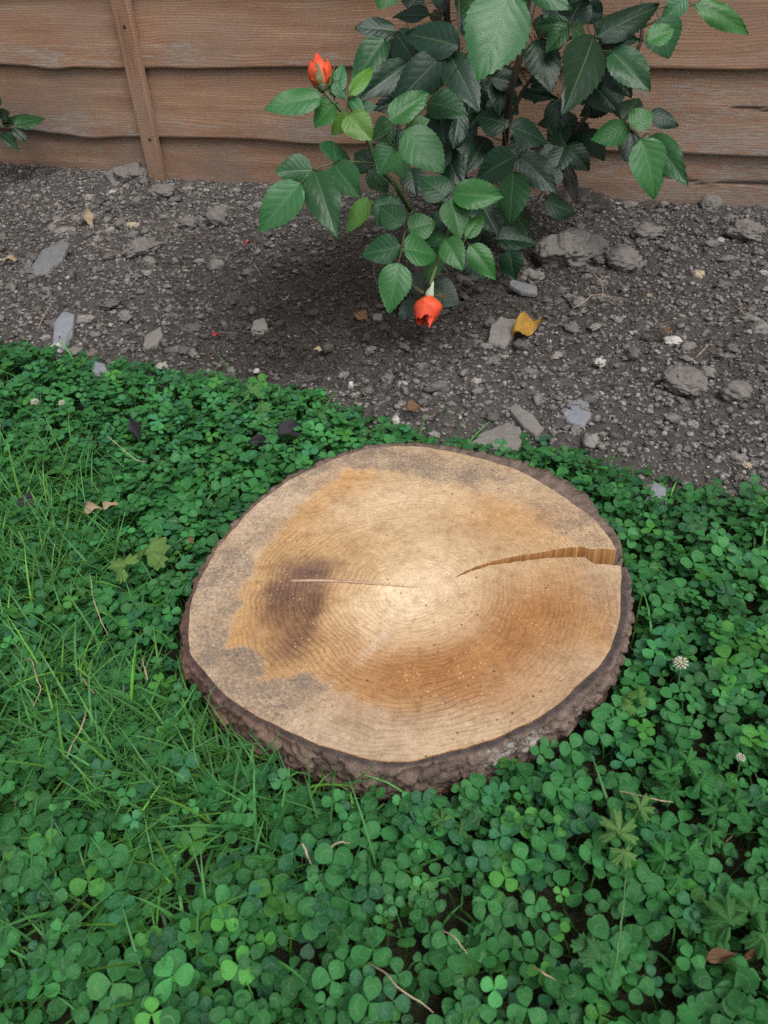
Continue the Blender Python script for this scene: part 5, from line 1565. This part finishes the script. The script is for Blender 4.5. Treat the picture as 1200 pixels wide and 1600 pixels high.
# ------------------------------------------------------------------ grass
def blades(n, sel, lmin, lmax, wmin, wmax, colf, lay=0.5, seg=6, yhi=1.25):
    x, y = scatter(n, -0.95, 0.85, -0.02, yhi)
    k = (lawn_d(x, y) > -0.005) & (log_gap(x, y) > 0.006) & in_view(x, y, 200)
    x, y = x[k], y[k]
    k = sel(x, y)
    x, y = x[k], y[k]
    m = len(x)
    le = rng.uniform(lmin, lmax, m) * rng.uniform(0.7, 1.0, m)
    wd = rng.uniform(wmin, wmax, m)
    an = rng.uniform(0, 6.28, m)
    el = rng.uniform(0.5, 1.45, m)
    bend = rng.uniform(0.3, 1.6, m) * lay * 2
    P = np.stack([x, y, ground_z(x, y) - 0.002], 1)
    rings = [P]
    e = el.copy()
    for s_ in range(seg):
        st_ = le / seg
        P = P + np.stack([np.cos(an) * np.cos(e), np.sin(an) * np.cos(e), np.sin(e)], 1) * st_[:, None]
        # keep off the log
        hit = (log_gap(P[:, 0], P[:, 1]) < 0.004) & (P[:, 2] < LZ + 0.012)
        P[:, 2] = np.maximum(P[:, 2], 0.008)
        out = np.stack([P[:, 0] - LC[0], P[:, 1] - LC[1]], 1)
        out /= np.linalg.norm(out, axis=1)[:, None]
        push = np.where(hit, 0.006 - log_gap(P[:, 0], P[:, 1]), 0)
        P[:, :2] += out * push[:, None]
        rings.append(P)
        e = e - bend / seg
    sidev = np.stack([-np.sin(an), np.cos(an), np.zeros(m)], 1)
    V = []
    for s_, P_ in enumerate(rings):
        t = s_ / seg
        h_ = wd * (0.75 + 0.5 * t) * (1 - t ** 2.2) * 0.5 + 0.0001
        V += [P_ - sidev * h_[:, None], P_ + np.array([0, 0, -0.35]) * h_[:, None], P_ + sidev * h_[:, None]]
    V = np.stack(V, 1).reshape(-1, 3)
    kk = 3 * (seg + 1)
    f = []
    for s_ in range(seg):
        for j in (0, 1):
            a_ = s_ * 3 + j
            f.append((a_, a_ + 1, a_ + 4, a_ + 3))
    F = (np.array(f)[None] + (np.arange(m) * kk)[:, None, None]).reshape(-1, 4)
    return V, F, np.repeat(colf(m), kk, 0), m
M_GRASS = mat_tone('grass_blade', 0.5, 0.35, 0.25)
def gcol(m):
    c = np.array([0.062, 0.195, 0.040])[None] * np.exp(rng.normal(0, 0.28, m))[:, None]
    return c * np.where(rng.uniform(0, 1, m)[:, None] > 0.8, np.array([[1.4, 1.15, 0.7]]), np.array([[0.9, 1, 1.15]]))
sets = [blades(150000, lambda a, b: rng.uniform(0, 1, len(a)) < 0.9 * np.clip(grassiness(a, b) - 0.12, 0, 1) ** 1.2, 0.04, 0.105, 0.0012, 0.0028, gcol),
        blades(11000, lambda a, b: rng.uniform(0, 1, len(a)) < 0.10 + 0.25 * grassiness(a, b), 0.045, 0.10, 0.0016, 0.0032, gcol, 0.7),
        blades(9000, lambda a, b: rng.uniform(0, 1, len(a)) < 0.35, 0.02, 0.045, 0.0010, 0.0022, gcol, 0.7)]
V_, F_ = merge([(s_[0], s_[1]) for s_ in sets])
o = link('grass', mesh_np('grass', V_, F_, M_GRASS, {'tone': np.vstack([s_[2] for s_ in sets])}))
o['kind'] = 'stuff'
tag(o, 'green grass blades growing through the clover', 'grass')
def dcol(m):
    return np.array([0.30, 0.235, 0.15])[None] * rng.uniform(0.45, 1.25, m)[:, None]
V_, F_, T_, _ = blades(1500, lambda a, b: rng.uniform(0, 1, len(a)) < 0.5, 0.02, 0.05, 0.0008, 0.0018, dcol, 0.9)
o = link('dry_grass', mesh_np('dry_grass', V_, F_, M_GRASS, {'tone': T_}))
o['kind'] = 'stuff'
tag(o, 'short dead straw coloured blades low in the lawn', 'dry grass')

# ------------------------------------------------------------------ single dry stalks and long blades
M_STRAW = mat_plain('straw', (0.36, 0.28, 0.19), 0.75, 0.25, 0.35, 180)
M_TWIG = mat_plain('twig', (0.17, 0.14, 0.115), 0.85, 0.2, 0.4, 200)
M_GREENSTALK = mat_plain('green_stalk', (0.06, 0.16, 0.045), 0.5, 0.3, 0.25, 120)
def strand(name, pts, z, r0, r1, mat, label, cat, group=None, flat=1.0):
    P = []
    for i, p in enumerate(pts):
        zz_ = z[i] if isinstance(z, (list, tuple)) else z
        q = at_z(p, zz_)
        if not isinstance(z, (list, tuple)):
            q = at_z(p, float(ground_z(q[0], q[1])) + z)
        P.append(q)
    sp_ = smooth_path(P, 6)
    jit = len(label)
    ix = np.arange(len(sp_)) * 0.55
    sp_ = sp_ + 0.0007 * np.stack([fbm(ix, ix * 0 + jit, 910, 2), fbm(ix, ix * 0 + jit, 911, 2), 0.5 * fbm(ix, ix * 0 + jit, 912, 2)], 1)
    V_, F_ = tube(sp_, 0.62 * np.linspace(r0, r1, len(sp_)) * (0.35 + 0.65 * np.sin(np.linspace(0.15, 2.99, len(sp_))) ** 0.5) * (1 + 0.35 * fbm(np.arange(len(sp_)) * 0.7, np.zeros(len(sp_)), 900, 2)), 6)
    return tag(solo(name, V_, F_, mat), label, cat, group)
DS = 'dry stalks among the clover'
strand('dry_stalk', [(30, 1035), (48, 1030), (58, 1062), (64, 1076), (55, 1098), (48, 1110)], [0.035, 0.046, 0.044, 0.040, 0.040, 0.034], 0.0009, 0.0007, M_STRAW, 'kinked pale dry stalk in the thick grass away from the log', 'dry stalk', DS)
strand('dry_stalk', [(134, 1110), (128, 1135), (112, 1165), (98, 1195)], [0.042, 0.044, 0.040, 0.030], 0.0014, 0.0011, M_STRAW, 'frayed thick straw near the kinked dry stalk', 'dry stalk', DS)
strand('dry_stalk', [(140, 895), (146, 935), (160, 975), (172, 998)], [0.066, 0.060, 0.050, 0.036], 0.0006, 0.0008, M_STRAW, 'thin upright seed stalk beside the pale ivy leaf', 'dry stalk', DS)
strand('dry_stalk', [(166, 680), (190, 700), (212, 718), (231, 722)], [0.05, 0.05, 0.046, 0.040], 0.0010, 0.0008, M_STRAW, 'bleached forked stalk by the dark dead leaves in the clover', 'dry stalk', DS)
strand('dry_stalk', [(965, 1236), (1000, 1243), (1030, 1250), (1052, 1254)], [0.040, 0.046, 0.046, 0.04], 0.0010, 0.0006, M_STRAW, 'straight pale straw lying on clover beside finely cut weeds', 'dry stalk', DS)
strand('dry_stalk', [(572, 1504), (600, 1520), (625, 1545), (655, 1565), (678, 1582)], [0.032, 0.044, 0.046, 0.042, 0.036], 0.0009, 0.0007, M_STRAW, 'long curved tan stalk in the clover far from the log', 'dry stalk', DS)
strand('dry_stalk', [(690, 1455), (708, 1462), (722, 1480), (730, 1490)], [0.04, 0.046, 0.044, 0.036], 0.0008, 0.0006, M_STRAW, 'short hooked dry stalk between clover leaves', 'dry stalk', DS)
strand('dry_stalk', [(508, 1330), (530, 1316), (548, 1318)], [0.035, 0.044, 0.036], 0.0011, 0.0008, M_STRAW, 'short bent straw in the clover near the lichened bark', 'dry stalk', DS)
strand('dry_stalk', [(473, 1318), (480, 1335), (486, 1350)], [0.060, 0.055, 0.045], 0.0016, 0.0008, M_STRAW, 'pale grass seed head standing before the bark', 'dry stalk', DS)
strand('dry_stalk', [(830, 1510), (850, 1520), (868, 1532)], [0.035, 0.044, 0.036], 0.0009, 0.0008, M_STRAW, 'small tan straw among the large clover leaves', 'dry stalk', DS)
strand('dry_stalk', [(222, 1028), (226, 1045), (230, 1063)], [0.046, 0.048, 0.04], 0.0009, 0.0012, M_STRAW, 'brown curled blade by the bark nearest the thick grass', 'dry stalk', DS)
strand('dry_stalk', [(127, 1058), (138, 1072), (148, 1084)], [0.04, 0.046, 0.04], 0.0011, 0.0009, M_STRAW, 'short tan straw between kinked stalk and log', 'dry stalk', DS)
GBL = 'long grass blades rising over the clover'
strand('grass_stalk', [(950, 1560), (962, 1500), (972, 1430), (978, 1365)], [0.03, 0.05, 0.06, 0.066], 0.0013, 0.0008, M_GREENSTALK, 'long straight grass stalk growing beside the serrated weed leaf', 'grass stalk', GBL)
strand('grass_stalk', [(305, 1125), (302, 1160), (310, 1195), (330, 1220)], [0.066, 0.062, 0.055, 0.03], 0.0011, 0.0011, M_GREENSTALK, 'arching grass stalk standing close to the bark in thick grass', 'grass stalk', GBL)
strand('grass_stalk', [(345, 1148), (320, 1160), (290, 1178), (262, 1200)], [0.060, 0.058, 0.052, 0.035], 0.0008, 0.0010, M_GREENSTALK, 'slanting grass blade leaning towards the bark', 'grass stalk', GBL)
strand('grass_stalk', [(436, 1146), (422, 1166), (405, 1190)], [0.090, 0.078, 0.05], 0.0012, 0.0011, M_GREENSTALK, 'short thick green stalk crossing the rim of bark', 'grass stalk', GBL)
strand('grass_stalk', [(584, 1194), (570, 1208), (548, 1228), (540, 1245)], [0.078, 0.066, 0.045, 0.02], 0.0010, 0.0010, M_GREENSTALK, 'thin grass blade curling up against the bark side', 'grass stalk', GBL)
TW = 'pale roots and twigs on the soil'
strand('twig', [(134, 381), (155, 386), (172, 391), (192, 395)], 0.012, 0.0012, 0.0008, M_STRAW, 'straight pale twig on soil near the largest slate', 'twig', TW)
strand('twig', [(58, 516), (66, 500), (78, 476)], 0.012, 0.0010, 0.0009, M_STRAW, 'pale splinter standing near the blue grey slate', 'twig', TW)
strand('twig', [(925, 424), (938, 440), (942, 455), (940, 468)], 0.014, 0.0011, 0.0008, M_STRAW, 'curved pale root below the biggest clod', 'twig', TW)
strand('twig', [(895, 482), (915, 470), (926, 461), (945, 462), (962, 472), (975, 484)], 0.014, 0.0012, 0.0008, M_STRAW, 'branching pale root crossing the soil below the biggest clod', 'twig', TW)
strand('twig', [(1146, 476), (1156, 483), (1163, 490)], 0.012, 0.0010, 0.0009, M_STRAW, 'short white splinter near the half buried stone', 'twig', TW)
strand('twig', [(1022, 510), (1050, 502), (1080, 498), (1110, 506)], 0.012, 0.0009, 0.0007, M_TWIG, 'thin dark root above the whitish stone', 'twig', TW)
strand('twig', [(1088, 558), (1098, 548), (1106, 540)], 0.014, 0.0012, 0.0009, M_STRAW, 'short pale stick above the wide flat clod', 'twig', TW)
strand('twig', [(80, 350), (105, 338), (122, 330)], 0.018, 0.0020, 0.0014, M_STRAW, 'stout pale twig with a tan leaf near the fence foot', 'twig', TW)
strand('twig', [(250, 318), (262, 340), (275, 375)], 0.014, 0.0010, 0.0008, M_TWIG, 'thin root bending round the knobbly clod', 'twig', TW)
strand('twig', [(585, 405), (584, 425), (588, 440), (590, 458)], 0.012, 0.0008, 0.0007, M_TWIG, 'fine dark root beside the lowest rose leaflets', 'twig', TW)
strand('twig', [(270, 500), (285, 512), (300, 520)], 0.012, 0.0010, 0.0009, M_TWIG, 'dark stick near the dusty triangular slate', 'twig', TW)
strand('twig', [(395, 410), (402, 420), (408, 432)], 0.012, 0.0010, 0.0007, M_STRAW, 'small pale splinter under the big rose leaf', 'twig', TW)
strand('twig', [(436, 462), (445, 468), (452, 460)], 0.012, 0.0009, 0.0009, M_STRAW, 'tiny pale splinter in dark compost', 'twig', TW)

# ------------------------------------------------------------------ fallen leaves and scraps
def mat_dead(name, c1, c2, spots=None):
    m = NT(name, 0.65, 0.3)
    n_ = m.noise(70, m.obj(), 5, 0.65)
    c = m.ramp(n_, [(0.35, c1), (0.65, c2)])
    if spots:
        c = m.mix(m.rng(m.noise(60, m.obj(), 3), 0.55, 0.62), c, spots)
    m.col(c)
    m.bump(n_, 0.5, 0.002)
    return m.m
M_YELLOW = mat_dead('yellow_leaf', (0.30, 0.155, 0.02), (0.46, 0.27, 0.05), (0.05, 0.03, 0.015, 1))
M_BROWN = mat_dead('brown_leaf', (0.085, 0.045, 0.022), (0.20, 0.115, 0.06))
M_TANLEAF = mat_dead('tan_leaf', (0.24, 0.18, 0.11), (0.40, 0.31, 0.20))
M_BLACK = mat_dead('black_leaf', (0.014, 0.011, 0.014), (0.04, 0.036, 0.046))
M_RED = mat_dead('red_scrap', (0.20, 0.02, 0.025), (0.30, 0.04, 0.04))
DEADM = {}
def dead_leaf(name, b, t, wpx, h_, mat, label, cat='fallen leaf', group=None, up=0.75, fold=0.7, wavy=0.16, seed=1):
    key = (mat.name, seed)
    me = leaf_mesh('dry_leaf', 30 + seed, mat, fold, 0.22, 0.02, 18, 4, wavy=wavy, unequal=0.1)
    p = at_z(b, 0.01)
    gz = float(ground_z(p[0], p[1], False)) + h_
    d = proj(at_z(b, gz))[2]
    o, _, _ = place_leaf(me, b, t, wpx, d, 'b', None, None, up=up, rnd=0.15, name=name, r=random.Random(seed))
    return tag(o, label, cat, group)
dead_leaf('fallen_leaf', (803, 522), (850, 486), 26, 0.018, M_YELLOW, 'yellow fallen leaf with dark spots on the soil', up=0.6, fold=0.35, seed=2)
dead_leaf('fallen_leaf', (132, 800), (163, 791), 13, 0.034, M_TANLEAF, 'dry tan leaf resting on clover where the grass begins', seed=3)
dead_leaf('fallen_leaf', (162, 795), (184, 784), 10, 0.036, M_TANLEAF, 'small curled cream leaf beside the dry tan leaf', seed=4)
dead_leaf('fallen_leaf', (216, 688), (203, 648), 17, 0.036, M_BLACK, 'blackened upright dead leaf in the middle of the clover', up=0.5, seed=5)
dead_leaf('fallen_leaf', (435, 680), (474, 664), 28, 0.040, M_BLACK, 'dark purple dead leaf in clover between the log and soil', up=0.5, seed=6)
dead_leaf('fallen_leaf', (388, 690), (425, 692), 18, 0.034, M_BLACK, 'long dark dead leaf beside the dark purple leaf', up=0.5, seed=7)
dead_leaf('fallen_leaf', (30, 780), (58, 790), 22, 0.034, M_BLACK, 'small blackened leaf sunk in the tall grass', up=0.5, seed=8)
dead_leaf('fallen_leaf', (1102, 1500), (1152, 1486), 18, 0.034, M_BROWN, 'brown curled leaf among the large clover leaves', up=0.55, seed=9)
dead_leaf('fallen_leaf', (1190, 1484), (1158, 1500), 10, 0.032, M_BROWN, 'second brown leaf scrap touching the brown curled leaf', up=0.55, seed=10)
dead_leaf('fallen_leaf', (132, 335), (146, 348), 14, 0.02, M_TANLEAF, 'folded tan leaf beside the stout twig under the fence', seed=11)
dead_leaf('fallen_leaf', (5, 410), (26, 402), 8, 0.016, M_TANLEAF, 'narrow yellowish leaf next to the slate sliver', seed=12)
dead_leaf('fallen_leaf', (556, 490), (576, 498), 14, 0.016, M_BROWN, 'dark brown scrap in soil beside the wilted rose', seed=13)
dead_leaf('fallen_leaf', (636, 645), (660, 630), 14, 0.016, M_BROWN, 'small brown curled scrap on soil close to the log', seed=14)
dead_leaf('fallen_leaf', (1038, 522), (1050, 508), 10, 0.018, M_BROWN, 'rusty leaf scrap beside the whitish stone', seed=15)
dead_leaf('petal_scrap', (332, 525), (344, 520), 6, 0.016, M_RED, 'crimson petal scrap on the soil near the slate chip', 'petal', seed=16)
dead_leaf('petal_scrap', (382, 382), (391, 376), 6, 0.016, M_RED, 'tiny dull red scrap in dark soil under the rose leaf', 'petal', seed=17)
dead_leaf('fallen_leaf', (294, 842), (303, 846), 8, 0.05, M_BROWN, 'tiny orange brown flake on clover close to the bark', seed=18)
dead_leaf('fallen_leaf', (490, 548), (504, 545), 6, 0.016, M_TANLEAF, 'slim pale husk lying in dark compost', seed=19)

# ------------------------------------------------------------------ weeds with lobed leaves
M_WEED = mat_weed_leaf()
def lobed_mesh(seed, lobes=5, teeth=3, depth=0.5):
    """round palmate leaf, about 1 across, cut into toothed lobes; a fan of rings with the stalk at the base"""
    r = random.Random(seed)
    k = lobes * teeth * 4
    V, UV = [(0, 0, 0.0)], [(0.5, 0.2)]
    rings = 5
    for q_ in range(1, rings + 1):
        f = q_ / rings
        for j in range(k + 1):
            a_ = -2.45 + 4.9 * j / k
            lb = abs(math.sin((j / k) * lobes * math.pi))
            tooth = 0.5 + 0.5 * math.cos((j / k) * lobes * teeth * 2 * math.pi)
            R_ = 0.5 * (1 - depth + depth * lb ** 0.6) * (0.78 + 0.22 * tooth) * (1.12 - 0.22 * abs(a_) / 2.45)
            rr_ = R_ * f
            x_, y_ = rr_ * math.sin(a_), rr_ * math.cos(a_) + 0.12
            z_ = 0.06 * math.sin((j / k) * lobes * 2 * math.pi) * f - 0.18 * f * f + 0.08 * math.sin(a_ * 2 + seed) * f
            V.append((x_, y_, z_))
            UV.append((0.5 + 0.5 * (2 * ((j / k * lobes) % 1) - 1), f))
    F = [(0, 1 + j + 1, 1 + j) for j in range(k)]
    for q_ in range(rings - 1):
        o_ = 1 + q_ * (k + 1)
        F += [(o_ + j, o_ + j + 1, o_ + k + 2 + j, o_ + k + 1 + j) for j in range(k)]
    return mesh_np('weed_leaf', np.array(V), F, M_WEED, uv=np.array(UV))
LOBED = [lobed_mesh(1, 5, 3, 0.5), lobed_mesh(2, 3, 4, 0.42), lobed_mesh(3, 5, 3, 0.66)]
def weed(base_px, leaves, label, tone, cat='weed', group='low weeds in the clover', kind=0):
    g0 = at_z(base_px, 0.0)
    g0[2] = float(ground_z(g0[0], g0[1])) - 0.003
    e_ = empty('weed', g0)
    tag(e_, label, cat, group)
    EM = e_.matrix_basis
    wr_ = random.Random(int(base_px[0]))
    for (cp, wpx, z, up_az) in leaves:
        c = at_z(cp, z)
        d = proj(c)[2]
        S = wpx / FPX * d
        Nn = vn(np.array([wr_.uniform(-0.25, 0.25), -0.35 + wr_.uniform(-0.2, 0.2), 1.0]))
        yv = np.array([math.cos(up_az), math.sin(up_az), 0])
        Yv = vn(yv - Nn * np.dot(yv, Nn))
        Xv = np.cross(Yv, Nn)
        b = c - Yv * 0.12 * S
        M = Matrix(((Xv[0] * S, Yv[0] * S, Nn[0] * S, b[0]), (Xv[1] * S, Yv[1] * S, Nn[1] * S, b[1]), (Xv[2] * S, Yv[2] * S, Nn[2] * S, b[2]), (0, 0, 0, 1)))
        lf = link('leaf', LOBED[kind if kind < 3 else wr_.randint(0, 2)], e_, M=M, pM=EM)
        f = wr_.uniform(0.85, 1.15)
        lf.color = (tone[0] * f, tone[1] * f, tone[2] * f, 1)
        P = smooth_path([c - Yv * 0.01 * S, (c + g0) / 2 + [0, 0, 0.006], g0], 4)
        V_, F_ = tube(P, 0.0007, 5)
        sk = link('leaf_stalk', mesh_np('leaf_stalk', V_, F_, M_WEED, uv=np.full((len(V_), 2), 0.4)), lf, M=Matrix.Identity(4), pM=M)
        sk.color = (tone[0] * 1.3, tone[1], tone[2] * 0.8, 1)
YG = (0.12, 0.21, 0.055)
MG = (0.042, 0.165, 0.042)
weed((200, 890), [((192, 884), 56, 0.058, 2.6), ((230, 862), 70, 0.052, 0.9)], 'pale green ivy shaped weed between the log and grass', YG, kind=1)
weed((965, 1330), [((968, 1300), 70, 0.062, 1.4), ((975, 1330), 48, 0.058, -1.4), ((1000, 1262), 50, 0.05, 0.8)], 'yellow green serrated weed beside the long straight grass stalk', (0.10, 0.205, 0.06), kind=2)
weed((400, 625), [((392, 612), 46, 0.050, 1.8), ((408, 632), 36, 0.042, -0.6), ((372, 632), 34, 0.04, 2.9)], 'light green lobed weed at the soil edge of the clover', (0.075, 0.19, 0.06), kind=0)
weed((1060, 1215), [((1045, 1205), 58, 0.046, 2.2), ((1075, 1190), 54, 0.05, 0.9), ((1050, 1235), 50, 0.044, -2.2), ((1095, 1220), 50, 0.046, -0.2)], 'finely cut green weed with four leaves in the clover', MG, kind=2)
weed((1130, 1270), [((1120, 1265), 54, 0.045, 2.2), ((1150, 1250), 48, 0.046, 0.9), ((1110, 1300), 50, 0.044, -2.0)], 'finely cut weed with three leaves in the clover', (0.04, 0.15, 0.04), kind=2)
weed((1055, 1345), [((1040, 1340), 60, 0.048, 2.0), ((1075, 1330), 52, 0.05, 0.6), ((1060, 1370), 50, 0.042, -1.4)], 'lobed green weed between the serrated weed and brown leaf', MG, kind=0)
weed((1150, 1440), [((1140, 1440), 84, 0.052, 2.1), ((1192, 1462), 74, 0.054, -0.8), ((1175, 1425), 60, 0.05, 0.9)], 'broad lobed weed overhanging the brown curled leaf', (0.05, 0.155, 0.042), kind=0)
weed((1000, 1090), [((1000, 1088), 40, 0.05, 1.0), ((985, 1100), 34, 0.046, 3.4)], 'small bright lobed weed near the split side of the bark', (0.09, 0.2, 0.05), kind=1)
weed((930, 1500), [((935, 1496), 60, 0.05, 1.6), ((915, 1480), 44, 0.046, 3.0)], 'small weed beside the long straight grass stalk', (0.05, 0.15, 0.05), kind=1)
weed((700, 1290), [((690, 1282), 40, 0.045, 2.3), ((720, 1295), 36, 0.04, 0.2)], 'tiny finely cut weed by the bark nearest the lichen', (0.065, 0.16, 0.05), kind=2)

# ------------------------------------------------------------------ clover flowers
M_CFLOW = mat_plain('clover_floret', (0.42, 0.43, 0.35), 0.6, 0.3, 0.15, 300)
M_CHEART = mat_plain('clover_flower_heart', (0.30, 0.30, 0.12), 0.7, 0.2, 0.3, 300)
def clover_flower(px, wpx, z, label):
    c = at_z(px, z)
    g0 = np.array([c[0] + 0.004, c[1] + 0.006, float(ground_z(c[0], c[1])) - 0.002])
    e_ = empty('clover_flower', g0)
    tag(e_, label, 'flower', 'white clover flowers')
    EM = e_.matrix_basis
    S = wpx / FPX * proj(c)[2] / 2
    P = smooth_path([g0, (g0 + c) / 2 + [0.003, 0, 0], c], 5)
    V_, F_ = tube(P, 0.0008, 5)
    link('stalk', mesh_np('stalk', V_ - g0, F_, M_GREENSTALK), e_, M=EM, pM=EM)
    V_, F_ = lump(2, 7, 0.1)
    link('flower_heart', mesh_np('flower_heart', V_ * S * 0.55 + c - g0, F_, M_CHEART), e_, M=EM, pM=EM)
    fr = random.Random(int(px[0]))
    for i in range(34):
        t = (i + 0.5) / 34
        el_ = math.asin(1 - 1.25 * t)
        az_ = i * 2.39996
        dv = np.array([math.cos(az_) * math.cos(el_), math.sin(az_) * math.cos(el_), math.sin(el_)])
        if el_ > 1.05:
            continue
        P = np.array([c + dv * S * 0.4, c + dv * S * 0.8 + [0, 0, S * 0.10], c + dv * S * fr.uniform(0.95, 1.15)])
        V_, F_ = tube(P, [S * 0.10, S * 0.13, S * 0.03], 5)
        link('floret', mesh_np('floret', V_ - g0, F_, M_CFLOW), e_, M=EM, pM=EM)
clover_flower((1063, 1037), 24, 0.062, 'largest white clover flower with greenish middle, beyond the log split')
clover_flower((55, 629), 14, 0.052, 'small white clover flower near the slates at the soil edge')
clover_flower((97, 630), 11, 0.05, 'tiny budding white clover flower next to another near the soil')
clover_flower((1157, 1184), 15, 0.05, 'faded clover flower beside the finely cut weeds')
